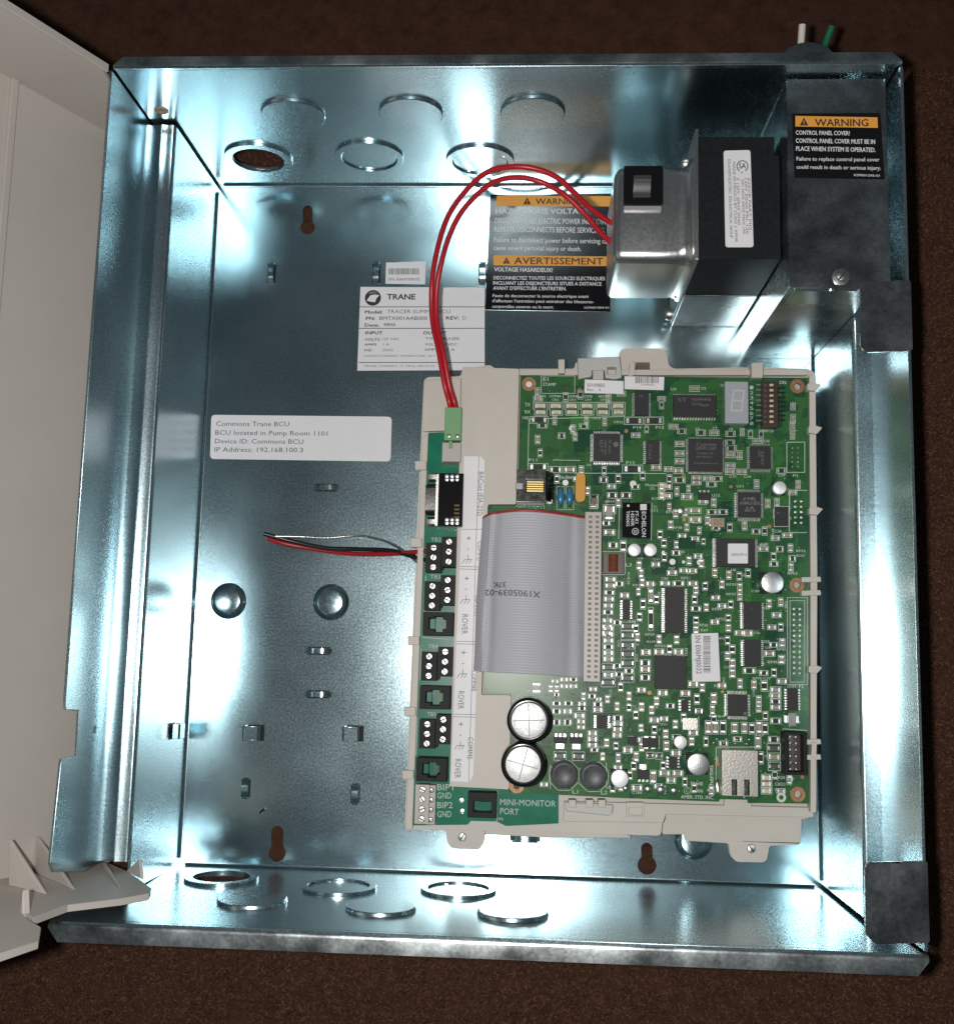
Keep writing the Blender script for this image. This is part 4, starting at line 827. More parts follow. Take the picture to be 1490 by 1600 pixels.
taken = [(o.location.x/MM, o.location.y/MM) for o in mbd.children if o.type == 'MESH' and o.scale.x < .1]
BUSY = [(A, 1265, 422, 130, 215), (A, 940, 828, 300, 300), (A, 1368, 870, 180, 240), (B, 318, 425, 400, 260), (B, 412, 865, 330, 310), (B, 905, 885, 220, 240), (B, 690, 390, 220, 390), (B, 990, 410, 330, 430), (D_, 630, 130, 300, 320), (D_, 480, 650, 520, 330), (D_, 665, 1335, 280, 310), (D_, 890, 960, 290, 290), (C_, 1070, 1278, 330, 500), (C_, 650, 298, 330, 400), (C_, 545, 1270, 150, 220), (C_, 722, 620, 330, 170), (C_, 405, 765, 260, 260), (E_, 785, 378, 290, 290), (E_, 145, 1250, 220, 220), (E_, 1020, 1155, 200, 200), (F_, 115, 250, 270, 420), (F_, 510, 215, 220, 240), (F_, 385, 652, 250, 260), (F_, 410, 1220, 330, 420), (F_, 870, 1040, 220, 380), (F_, 845, 605, 180, 200), (F_, 885, 1395, 150, 150), (D_, 1145, 1005, 190, 190), (D_, 1150, 1400, 200, 560), (F_, 880, 230, 190, 480), (D_, 1160, 205, 180, 330), (B, 1220, 885, 190, 300), (B, 1235, 250, 180, 180)]
boxes = []
for f, x, y, w_, h_ in BUSY: (bx0, by0), (bx1, by1) = f(x-w_/2, y-h_/2), f(x+w_/2, y+h_/2); boxes.append((bx0, by0, bx1, by1))
nx = 0
for i in range(4000):
    if nx >= 125: break
    x, y = rt.uniform(944, 1250), rt.uniform(780, 1238)
    if rt.random() < .12: x, y = rt.uniform(832, 1250), rt.uniform(610, 780)
    v_ = rt.random() < .5; w_, h_ = (7, 13) if v_ else (13, 7)
    if any(b_[0]-w_*.6 < x < b_[2]+w_*.6 and b_[1]-h_*.6 < y < b_[3]+h_*.6 for b_ in boxes): continue
    c = at(x, y, ZB+.4)
    if any(abs(c.x-q[0]) < 3.6 and abs(c.y-q[1]) < 3.2 for q in taken): continue
    taken.append((c.x, c.y)); nx += 1
    silk.framepx(x-w_/2-.3, y-h_/2-.3, x+w_/2+.3, y+h_/2+.3, .24, zs)
    kd = rt.choice((0, 0, 1, 2)); place((U_RES, U_CAP, U_GCAP)[kd], ('chip_resistor', 'chip_capacitor', 'chip_capacitor')[kd], x, y, w_*.8, h_*.78, (.6, .9, .8)[kd])
print('small parts', len(taken), nx)
# --- chips: body, pins, print
def leads(m, x0, y0, x1, y1, sides, n_, z, ln, mi=0):
    """gull wing leads round a body rectangle in mm"""
    for sd in sides:
        horizontal = sd in 'tb'; a, b_ = (x0, x1) if horizontal else (y0, y1)
        nn = n_[0] if horizontal else n_[1]; p = (b_-a)/nn; w_ = p*.27
        for i in range(nn):
            c = a+(i+.5)*p
            for (u0, u1, h0, h1) in ((0, ln*.4, z*.45, z*.55), (ln*.35, ln*.5, .05, z*.55), (ln*.45, ln, .05, .2)):
                if sd == 't': m.box(c-w_, c+w_, y1+u0, y1+u1, ZB+h0, ZB+h1, mi)
                elif sd == 'b': m.box(c-w_, c+w_, y0-u1, y0-u0, ZB+h0, ZB+h1, mi)
                elif sd == 'l': m.box(x0-u1, x0-u0, c-w_, c+w_, ZB+h0, ZB+h1, mi)
                else: m.box(x1+u0, x1+u1, c-w_, c+w_, ZB+h0, ZB+h1, mi)
def chip(f, x, y, w_, h_, z=2.0, sides='', n_=(10, 10), ln=1.1, lines=(), m=CHIP, lab=None, pinm=TIN, txm=CHIPTX, name='chip', rot=0, dot=None):
    k = KS[f]; p0 = f(x-w_/2, y+h_/2); p1 = f(x+w_/2, y-h_/2)
    x0, y0 = a2(*p0, ZB+z); x1, y1 = a2(*p1, ZB+z)
    o = MB().box(x0, x1, y0, y1, ZB+.15, ZB+z).build(name, m, mbd, bevel=.15, label=lab)
    if sides:
        q = MB(); leads(q, x0, y0, x1, y1, sides, n_, z, ln); q.build('pins', pinm, o)
    if lines or dot:
        q = MB()
        for (s_, ax, ay, bx, by, hh) in lines: q.text(s_, f(ax, ay), f(bx, by), hh/k, ZB+z+.04, 0, .01)
        if dot: q.discpx(*f(*dot[:2]), dot[2]/k, ZB+z+.035, 0)
        q.build('lettering', txm, o)
    return o
chip(A, 1265, 422, 130, 215, 2.6, 'lr', (1, 12), 1.1, [('U2', 1240, 360, 1280, 360, 22)])
chip(A, 940, 828, 250, 255, 2.4, 'lrtb', (16, 16), 1.4, [('IDT', 875, 760, 875, 880, 26), ('7005 S55', 915, 760, 915, 900, 24), ('PF 0630', 955, 760, 955, 880, 22)], lab='square black chip with leads on four sides', dot=(1025, 800, 26))
chip(A, 1368, 870, 125, 215, 2.6, 'lr', (1, 12), 1.1, [('CY62', 1330, 800, 1330, 940, 22)])
chip(B, 318, 425, 385, 190, 2.6, 'tb', (16, 1), 1.1, [('ST', 165, 385, 245, 385, 34), ('M29F040B', 290, 380, 460, 380, 26), ('55N1', 290, 420, 370, 420, 26), ('0624', 370, 430, 440, 430, 24)], lab='wide black chip with leads above and below')
chip(B, 412, 865, 305, 290, 2.2, 'lrtb', (28, 28), .9, [('Cypress', 330, 785, 510, 785, 34), ('EPM7128P', 330, 820, 510, 820, 26), ('T100-10', 330, 860, 480, 860, 20), ('0619NGA', 330, 890, 470, 890, 18), ('Philippines', 310, 945, 520, 945, 16)], lab='large square black logic chip with maker lettering')
chip(B, 905, 885, 180, 200, 2.2, 'lrtb', (12, 12), 1.3, [('16C', 880, 830, 880, 880, 26), ('2550', 910, 830, 910, 950, 24)])
chip(D_, 630, 130, 245, 270, 2.4, 'lrtb', (14, 14), 1.5, [('AT', 560, 82, 600, 82, 30), ('MEL', 615, 82, 705, 82, 34), ('AT89C51ED2', 525, 128, 740, 128, 30), ('J-A', 590, 175, 680, 175, 28), ('0614', 580, 205, 690, 205, 26)], txm=mat('chip_print_light', (.22, .22, .22), .6), lab='square black controller chip with white maker print')
chip(D_, 980, 255, 140, 205, 1.6, '', lines=[('B', 930, 230, 960, 230, 20)])
silk.framepx(*D_(898, 148), *D_(1058, 366), .25, zs)
fl_ = chip(D_, 480, 650, 420, 300, 2.4, 'lr', (1, 22), 1.5, lab='black memory chip with a white square sticker')
z_ = ZB+2.4
P_ = px_poly((D_(395, 552), D_(613, 552), D_(613, 768), D_(395, 768)), z_+.14)
MB().plate(roundpoly(P_, .4), [], z_+.01, z_+.14).build('program_sticker', LABEL, fl_)
q = MB(); q.text('2003209-3', D_(432, 684), D_(600, 684), 26/6.96, z_+.2, 0, .01); q.build('lettering', INKG, fl_)
chip(D_, 285, 322, 150, 100, 1.8, 'l', (1, 2), .4, [('25.175', 245, 310, 345, 310, 22), ('KDS', 245, 345, 330, 345, 22)], m=mat('crystal_case', (.34, .27, .20), .4, metal=.5), name='crystal')
chip(D_, 665, 1335, 195, 285, 2.4, 'lr', (1, 14), 1.3, [('U', 655, 1270, 670, 1270, 20)], pinm=TIN)
chip(C_, 1070, 1278, 215, 480, 2.2, 'lr', (1, 24), 1.3, (), pinm=TIN, lab='tall black memory chip')
chip(C_, 1205, 545, 190, 120, .5, '', m=TRD, name='empty_footprint')
chip(C_, 545, 1270, 85, 205, 1.7, 'lr', (1, 8), .9)
chip(C_, 650, 298, 300, 378, 6.5, '', lines=[('ECHELON', 712, 205, 712, 478, 44), ('FT-X1', 640, 200, 640, 330, 34), ('14240R', 594, 200, 594, 362, 34), ('T0606G', 545, 195, 545, 362, 34)], m=BLKGL, txm=CHIPW, name='transceiver_block', lab='tall glossy black transceiver block with white lettering', dot=(565, 140, 14))
q = MB(); zt = ZB+6.55
q.rectpx(*C_(695, 122), *C_(765, 188), zt); 
cq = C_(642, 420)
for i in range(20):
    a, b_ = 2*math.pi*i/20, 2*math.pi*(i+1)/20
    q.quad([at(cq[0]+r_*math.cos(t), cq[1]+r_*math.sin(t), zt) for r_, t in ((5.4, a), (5.4, b_), (4.5, b_), (4.5, a))])
q.text('21', (cq[0]-2.5, cq[1]-2.5), (cq[0]-2.5, cq[1]+2.5), 5, zt, 0, .02)
q.build('maker_mark', CHIPW, mbd)
chip(E_, 785, 378, 265, 268, 1.9, '', lab='flat dark grey square array chip')
chip(E_, 905, 655, 62, 92, 1.6, 'lr', (1, 4), 1.0)
chip(E_, 950, 808, 125, 98, 2.2, '', m=SKIND, name='crystal')
chip(E_, 215, 792, 95, 105, 1.8, 'lr', (1, 6), 1.0)
chip(E_, 615, 965, 125, 78, 1.8, 'tb', (2, 1), .6); chip(E_, 470, 950, 78, 66, 1.5)
chip(E_, 560, 1232, 96, 78, 1.7, 'b', (3, 1), 1.1); chip(E_, 556, 1165, 62, 44, .6, m=TIN, name='heat_tab')
chip(E_, 808, 1130, 72, 98, 1.7, 'lr', (1, 4), 1.0)
chip(B, 405, 1232, 110, 66, 1.7, 't', (3, 1), 1.1); chip(B, 410, 1280, 60, 36, .5, m=TIN, name='heat_tab')
chip(F_, 510, 215, 140, 218, 2.2, 'lr', (1, 14), 1.3)
chip(F_, 385, 652, 165, 178, 2.0, 'lrtb', (14, 14), 1.4, lab='small square black chip above the metal jack', dot=(447, 720, 14))
chip(F_, 845, 605, 90, 180, 1.7, 'lr', (1, 8), 1.0)
chip(F_, 840, 770, 62, 105, 2.2, 'lr', (1, 1), 1.6, m=GREYC, name='inductor')
chip(I_, 345, 812, 155, 70, 1.6, 't', (3, 1), 1.3, name='transistor'); chip(I_, 535, 812, 155, 70, 1.6, 't', (3, 1), 1.3, name='transistor')
for x, y in ((340, 885), (535, 890)): chip(I_, x, y, 100, 60, .4, m=TIN, name='heat_tab')
# white labels on the board
def blabel(pts, lab, lines, bars=None):
    P_ = px_poly(pts, ZB+1.0); o = MB().plate(P_, [], ZB+.7, ZB+.95).build('paper_label', LABEL, mbd, label=lab)
    q = MB()
    for s_, p0, p1, hh in lines: q.text(s_, p0, p1, hh, ZB+1.0, 0, .01)
    if bars:
        (bx0, by0), (bx1, by1), vert = bars; rb = random.Random(5); t = 0; Lb = (by1-by0) if vert else (bx1-bx0)
        while t < Lb:
            w_ = rb.choice((.7, 1.0, 1.6))
            if vert: q.rectpx(bx0, by0+t, bx1, by0+min(Lb, t+w_), ZB+1.0)
            else: q.rectpx(bx0+t, by0, bx0+min(Lb, t+w_), by1, ZB+1.0)
            t += w_+rb.choice((.7, 1.0, 1.3))
    q.build('lettering', INKG, o); return o
blabel((A(735, 195), A(1095, 210), A(1095, 330), A(730, 322)), 'white paper label with two printed lines at the upper edge', [('50100855', A(755, 262), A(920, 266), 5.5), ('Rev', A(757, 302), A(815, 304), 4.5), ('A', A(865, 305), A(885, 305), 5)])
blabel((A(1105, 165), A(1475, 172), A(1470, 295), A(1104, 285)), 'white paper barcode label at the upper edge', [('502000324', A(1262, 250), A(1380, 252), 2.6)], (A(1205, 170), A(1420, 230), False))
blabel((F_(0, 55), F_(222, 48), F_(240, 452), F_(8, 456)), 'white serial number label with a tall barcode', [('SN E06MJ0032', F_(32, 68), F_(42, 390), 7.5)], (F_(97, 75), F_(158, 382), True))
# cans and round parts
def can(px, py, rpx, z1, parts, name='capacitor', lab=None, seg=36, base=None):
    """px,py,rpx: top disc in pixels at z1; parts: (profile fraction list, material)"""
    c = at(px, py, ZB+z1); r = rpx/ppm(ZB+z1); m = MB(); mats = []
    if base:
        m.box(c.x-r*base, c.x+r*base, c.y-r*base, c.y+r*base, ZB+.05, ZB+1.0, len(mats)); mats.append(BLKPL)
    for prof, mt in parts:
        m.lathe(c.x, c.y, [(r*a, ZB+h) for a, h in prof], seg, len(mats)); mats.append(mt)
    return m.build(name, mats, mbd, smoothang=40, label=lab), c, r
for x, y, lab, a0 in ((826, 1126, 'upper large black capacitor with a scored silver top', .05), (817, 1195, 'lower large black capacitor with a scored silver top', -.25)):
    h = 23
    o, c, r = can(x, y, 34, h, [([(1, .05), (1, 1.6), (.95, 2.2), (.95, 2.8), (1, 3.4), (1, h-.7), (.97, h-.2), (.90, h), (.82, h-.05), (.80, h-.5), (.02, h-.5)], BLKGL)], 'electrolytic_capacitor', lab, 48)
    t = MB(); t.lathe(c.x, c.y, [(r*.79, ZB+h-.6), (r*.79, ZB+h-.25), (r*.76, ZB+h-.1), (.02, ZB+h-.06)], 40); t.build('vent_top', BRIGHT, o)
    s_ = MB()
    for q in (0, math.pi/2):
        ca, sa = math.cos(a0+q), math.sin(a0+q); l_, w_ = r*.72, .28
        s_.add([(c.x+u*ca-v*sa, c.y+u*sa+v*ca, ZB+h+zz) for u, v, zz in ((-l_, -w_, -.045), (l_, -w_, -.045), (l_, w_, .16), (-l_, w_, .16))], [(0, 1, 2, 3)])
    s_.build('score_line', BRIGHT, o)
    st = MB(); a1 = math.pi*.0
    st.add([(c.x+r*1.004*math.cos(a), c.y+r*1.004*math.sin(a), ZB+zz) for zz in (3.6, h-.9) for a in [a1-.25+.5*i/8 for i in range(9)]], [(i, i+1, i+10, i+9) for i in range(8)]); st.build('polarity_stripe', GREYC, o)
for x, y, r_, z1, m_ in ((1207, 910, 17.5, 5.5, CANM), (1091, 1195, 17, 5.5, CANM), (1063, 1160, 10, 4, WCAN), (1218, 762, 10.5, 4.5, WCAN), (968, 1217, 13.5, 5.5, WCAN), (991, 859, 10.2, 5.5, WCAN), (1016, 859, 10.2, 5.5, WCAN), (1064, 797, 6, 2, CANM)):
    can(x, y, r_, z1, [([(.98, .9), (1, 1.2), (1, z1-.5), (.95, z1-.12), (.86, z1), (.02, z1)], m_)], 'aluminium_capacitor', None, 30, base=.97 if z1 > 3 else None)
for x, y, lab in ((881, 1211, 'left'), (927, 1213, 'right')):
    can(x, y, 16, 5, [([(1.30, .05), (1.30, .8), (1.22, 1.1), (.9, 1.2), (.9, 3.6), (1.24, 3.7), (1.26, 4.4), (1.15, 4.9), (.98, 5.0), (.94, 4.85), (.02, 4.9)], FERR)], 'power_inductor', 'dark round power inductor, '+lab+' of the pair', 30)
    for k in range(8):
        a, b_ = math.pi*(k+.5)/4, math.pi*(k+1.5)/4; silk.linepx((x+25*math.cos(a), y+1+25*math.sin(a)), (x+25*math.cos(b_), y+1+25*math.sin(b_)), .26, zs+.002)
# inductor L3 and discs
o = chip(C_, 405, 765, 225, 225, 1.6, m=mat('bobbin_brown', (.07, .035, .03), .35), name='wound_inductor', lab='brown square inductor wound with copper')
c = at(*C_(405, 760), ZB+4)
q = MB()
for i in range(9):
    yy = c.y-3.6+i*.9; q.tube([(c.x-1.9, yy, ZB+1.7), (c.x-1.3, yy, ZB+3.4), (c.x, yy, ZB+4.0), (c.x+1.3, yy, ZB+3.4), (c.x+1.9, yy, ZB+1.7)], .42, 6, 0, 3)
q.build('winding', COIL, o)
for x in (510, 595): 
    c0 = A(x, 1290); x0, y0 = a2(c0[0]-6.3, c0[1]+12, ZB+5); x1, y1 = a2(c0[0]+6.3, c0[1]-12, ZB+5)
    hx, hy = (x1-x0)/2, (y1-y0)/2; bd = [(hx*math.sin(math.pi*k/12)**.8+.01, (y0+y1)/2-hy*math.cos(math.pi*k/12)) for k in range(13)]
    MB().lathe(0, 0, bd, 20, 0, lambda a, b_, c, x0=x0, hx=hx: (x0+hx+a, c, ZB+3.4+b_*.9)).build('disc_capacitor', BLUE, mbd, label='blue bead capacitor', smoothang=60)
    q = MB(); q.tube([at(c0[0], c0[1]-12, ZB+4), at(c0[0], c0[1]-17, ZB+2), at(c0[0], c0[1]-18, ZB)], .3, 6); q.tube([at(c0[0], c0[1]+12, ZB+4), at(c0[0], c0[1]+16, ZB+2), at(c0[0], c0[1]+17, ZB)], .3, 6); q.build('lead_wire', TIN, mbd)
    silk.framepx(c0[0]-6, c0[1]-16, c0[0]+6, c0[1]+20, .22, zs)
c0 = A(694, 1205); x0, y0 = a2(c0[0]-8, c0[1]+22, ZB+7); x1, y1 = a2(c0[0]+8, c0[1]-23, ZB+7)
MB().plate(rrect(x0, y0, x1, y1, 2.0, 6), [], ZB+2, ZB+7.5).build('film_capacitor', YELLOW, mbd, bevel=1.4, seg=4, smoothang=60, label='yellow dipped capacitor')
# modem jack
x0, y1 = a2(*A(100, 1035), ZB+9); x1, y0 = a2(*A(368, 1345), ZB+9)
yc = (y0+y1)/2
mj = MB().plate([(x0, y0), (x1, y0), (x1, y1), (x0, y1)], [[(x0+4.6, yc-2.9), (x1-.8, yc-2.9), (x1-.8, yc+2.9), (x0+4.6, yc+2.9)]], ZB+.1, ZB+9).build('modem_jack', GLASSY, mbd, bevel=.4, label='translucent grey modem jack with gold contacts')
q = MB()
for i in range(5): q.box(x0+4.8, x1-1, yc-2.3+i*1.05, yc-2.3+i*1.05+.5, ZB+7.4, ZB+7.9)
q.build('gold_contacts', GOLD, mj)
MB().box(x0-.4, x0+3.2, yc-1.6, yc+1.6, ZB+6, ZB+9.3).build('latch_bump', LGREY, mj, bevel=.6)
xa, _ = a2(*A(372, 1035), ZB+6); xb_, _ = a2(*A(455, 1035), ZB+3)
MB().plate([(xa, ZB+.1), (xb_, ZB+.1), (xa+.8, ZB+8), (xa, ZB+8)], [], y0+1.2, y1-.3, 0, lambda a, b_, c: (a, c, b_)).build('contact_carrier', BLKGL, mj, bevel=.2)
x_, y_ = A(410, 1330); MB().lathe(*a2(x_, y_, ZB+3), [(1.3, ZB), (1.3, ZB+3), (.02, ZB+3.2)], 10).build('peg', mat('white_peg', (.7, .7, .68), .4), mj)
# display and dip switch
x0, y0 = a2(*B(588, 580), ZB+5); x1, y1 = a2(*B(795, 207), ZB+5)
ds = MB().box(x0, x1, y0, y1, ZB+.1, ZB+5).build('digit_display', LGREY, mbd, bevel=.25, label='small grey seven segment display')
q = MB()
for p0, p1 in ((B(665, 285), B(757, 290)), (B(662, 290), B(655, 365)), (B(755, 295), B(748, 370)), (B(650, 375), B(745, 378)), (B(650, 385), B(642, 460)), (B(745, 385), B(735, 462)), (B(645, 466), B(735, 468))): q.linepx(p0, p1, .75, ZB+5.05+.002*len(q.f))
q.build('segments', SEGM, ds)
x0, y0 = a2(*B(922, 615), ZB+4); x1, y1 = a2(*B(1060, 205), ZB+4)
dp = MB().box(x0, x1, y0, y1, ZB+.2, ZB+4).build('dip_switch', mat('switch_brown', (.055, .03, .028), .4), mbd, bevel=.2, label='dark brown eight way switch block with pale levers')
for i in range(8):
    x, y = B(1000, 240+i*47); c = at(x, y, ZB+4); MB().box(c.x-.9, c.x+.9, c.y-.55, c.y+.55, ZB+4, ZB+4.8).build('lever', CREAM, dp, bevel=.2)
    x, y = B(947, 240+i*47); c = at(x, y, ZB+4); MB().lathe(c.x, c.y, [(.45, ZB+4), (.45, ZB+4.06), (.02, ZB+4.06)], 8).build('index_dot', CHIPTX, dp)
q = MB()
for i in range(8):
    x, y = B(1090, 262+i*41); c = at(x, y, ZB+1); q.box(c.x-2, c.x+2.0, c.y-.35, c.y+.35, ZB+.05, ZB+.5, 0)
    x, y = B(890, 232+i*46); c = at(x, y, ZB+1); q.box(c.x-1.1, c.x+1.6, c.y-.3, c.y+.3, ZB+.05, ZB+.5, 1)
q.build('pins', [BLKPL, TIN], dp)
for i in range(8): silk.text(str(i+1), B(808, 275+i*46), B(840, 275+i*46), 5.4, zs)
# headers
def padgrid(f, xs, y0, dy, n_, r):
    for i in range(n_):
        for x in xs:
            c = f(x, y0+i*dy); place(U_BALL, 'header_pin', *c, r*2, r*2, .9, 0)
padgrid(D_, (1130, 1195), 90, 58.5, 5, 2.8); padgrid(D_, (1117, 1180), 1262, 59, 6, 2.8)
padgrid(F_, (858, 905), 70, 45.2, 8, 2.8)
silk.framepx(*D_(1070, 1172), *F_(942, 458), .25, zs); silk.framepx(*D_(1042, 1140), *F_(965, 478), .25, zs)
silk.framepx(*B(1140, 750), *B(1300, 1020), .3, zs)
padgrid(B, (1190, 1240), 800, 42, 5, 1.6)
for p0, p1 in ((D_(1062, 10), D_(1062, 432)), (D_(1062, 432), D_(1252, 432)), (A(640, 1068), A(1490, 1072)), (A(215, 565), A(205, 1000)), (A(440, 945), A(690, 950)), (B(1165, 1180), B(1165, 1370)), (B(1165, 1180), B(1320, 1182)), (F_(205, 1000), F_(560, 1000)), (F_(205, 1000), F_(205, 1380)), (F_(760, 848), F_(760, 1215)), (F_(760, 848), F_(960, 862)), (A(205, 565), A(1100, 540)), (C_(470, 100), C_(460, 500)), (C_(822, 110), C_(815, 515)), (E_(1020, 745), E_(1020, 860)), (E_(545, 910), E_(545, 1010)), (E_(690, 910), E_(690, 1015)), (I_(225, 1110), I_(225, 1390)), (I_(890, 1080), I_(895, 1390)), (C_(280, 640), C_(530, 640)), (C_(280, 640), C_(280, 890)), (C_(280, 890), C_(530, 890)), (C_(530, 640), C_(530, 890))):
    silk.linepx(p0, p1, .28, zs+.003)
silk.framepx(*A(330, 162), *A(642, 325), .25, zs)
# black keyed header
x0, y1 = a2(*F_(775, 870), ZB+8); x1, y0 = a2(*F_(965, 1235), ZB+8)
hd = MB().plate([(x0, y0), (x1, y0), (x1, y1), (x0, y1)], [[(x0+1.5, y0+1.3), (x1-1.5, y0+1.3), (x1-1.5, y1-1.3), (x0+1.5, y1-1.3)]], ZB+.1, ZB+8).build('box_header', BLKPL, mbd, bevel=.25, label='black box header in the lower right corner')
MB().box(x0+1.4, x1-1.4, y0+1.2, y1-1.2, ZB+.1, ZB+2).build('header_floor', mat('header_brown', (.05, .035, .035), .4), hd)
q = MB()
for i in range(6):
    for j in (0, 1): cx, cy = x0+2.6+j*2.5, y0+2.3+i*(y1-y0-4.6)/5; q.box(cx-.3, cx+.3, cy-.3, cy+.3, ZB+2, ZB+6.5)
q.build('pins', SCREWM, hd)
# ethernet jack
x0, y1 = a2(*F_(255, 1022), ZB+12); x1, y0 = a2(*F_(555, 1415), ZB+12)
w_ = x1-x0; h_ = y1-y0
hl = [[(x0+w_*a, y0+.02*h_), (x0+w_*b_, y0+.02*h_), (x0+w_*b_, y0+.36*h_), (x0+w_*a, y0+.36*h_)] for a, b_ in ((.27, .42), (.62, .77))]
ej = MB().plate([(x0, y0), (x1, y0), (x1, y1), (x0, y1)], hl, ZB+11.5, ZB+12).build('network_jack', SKIND, mbd, bevel=.15, label='silver shielded network jack at the lower edge')
MB().box(x0, x0+.5, y0+.2, y1, ZB+.1, ZB+11.45).build('shield_side', SKIND, ej); MB().box(x1-.5, x1, y0+.2, y1, ZB+.1, ZB+11.45).build('shield_side', SKIND, ej); MB().box(x0+.55, x1-.55, y1-.5, y1, ZB+.1, ZB+11.45).build('shield_back', SKIND, ej)
MB().box(x0+.7, x1-.7, y0+h_*.42, y1-.6, ZB+.1, ZB+11.3).build('jack_core', BLKPL, ej)
q = MB()
for hx in hl:
    cx = (hx[0][0]+hx[1][0])/2; q.add([(cx-.7, y0+h_*.34, ZB+11.4), (cx+.7, y0+h_*.34, ZB+11.4), (cx+.7, y0+h_*.12, ZB+9.6), (cx-.7, y0+h_*.12, ZB+9.6)], [(0, 1, 2, 3)]); q.add([(cx-.7, y0+h_*.12, ZB+9.6), (cx+.7, y0+h_*.12, ZB+9.6), (cx+.7, y0+h_*.02, ZB+11), (cx-.7, y0+h_*.02, ZB+11)], [(0, 1, 2, 3)])
q.build('spring_finger', TIN, ej)
q = MB(); q.tube([at(*F_(215, 1270), ZB+2), at(*F_(212, 1300), ZB+3), at(*F_(222, 1370), ZB+3.5), at(*F_(250, 1400), ZB+3)], .5, 8); q.tube([at(*F_(245, 1250), ZB+2), at(*F_(240, 1300), ZB+3), at(*F_(250, 1340), ZB+2)], .4, 8)
q.build('shield_tab', TIN, ej)
# solder balls, vias, test points
for x, y, r in ((410, 1345, 28), (598, 1352, 33), (705, 1358, 36), (815, 1365, 33)): place(U_BALL, 'solder_ball', *E_(x, y), r*2/5.3, r*2/5.3, 2.2, 0)
for x, y in ((185, 965), (210, 935), (270, 965), (290, 935), (365, 970), (380, 938), (460, 975), (480, 938)): place(U_BALL, 'solder_ball', *F_(x, y), 4.6, 4.6, 1.2, 0)
for f, x, y, r, m in ((A, 615, 650, 28, 0), (A, 1185, 1168, 31, 0), (A, 555, 1157, 28, 0), (A, 688, 290, 17, 1), (A, 1120, 675, 19, 1), (B, 215, 1048, 16, 1), (B, 640, 1148, 16, 1), (B, 1155, 1178, 16, 1), (C_, 1045, 750, 33, 0), (C_, 1165, 752, 17, 0), (C_, 1220, 750, 17, 1), (C_, 945, 647, 18, 0), (C_, 1172, 290, 22, 1), (D_, 90, 757, 33, 0), (D_, 845, 365, 22, 1), (E_, 610, 548, 18, 1), (F_, 258, 540, 14, 1), (F_, 212, 1140, 16, 1), (F_, 820, 1265, 26, 0), (F_, 922, 1248, 15, 1)):
    pads.discpx(*f(x, y), r/KS[f], zs+.03, m, 18)
pads.ring(*a2(*F_(748, 1420), zs), 1.0, 2.1, ZB+.02, ZB+.1, 20, 0)
for i in range(240):
    pads.discpx(rt.uniform(830, 1255), rt.uniform(598, 1242), rt.uniform(.8, 1.4), ZB+.04+.0001*i, 2, 7)
for (xa, ya, xb_, yb2, n_) in ((850, 1060, 990, 1190, 190), (905, 900, 995, 1110, 150), (990, 1100, 1250, 1240, 170), (1040, 900, 1240, 1100, 110), (945, 780, 1250, 900, 70), (830, 600, 1250, 780, 60)):
    for i in range(n_):                                 # bare solder joints catching the flash
        x, y = rt.uniform(xa, xb_), rt.uniform(ya, yb2); c = at(x, y, ZB); r_ = rt.uniform(.22, .48); z__ = ZB+.05
        pads.lathe(c.x, c.y, [(r_, z__), (r_*.8, z__+r_*.45), (r_*.35, z__+r_*.75), (.01, z__+r_*.8)], 7, 4)
pads.build('solder_pads', [VIA, COPPER, TRA, LABEL, TIN], mbd, kind='stuff')
trace.build('copper_traces', [TRA, TRA, TRD], mbd, kind='stuff')
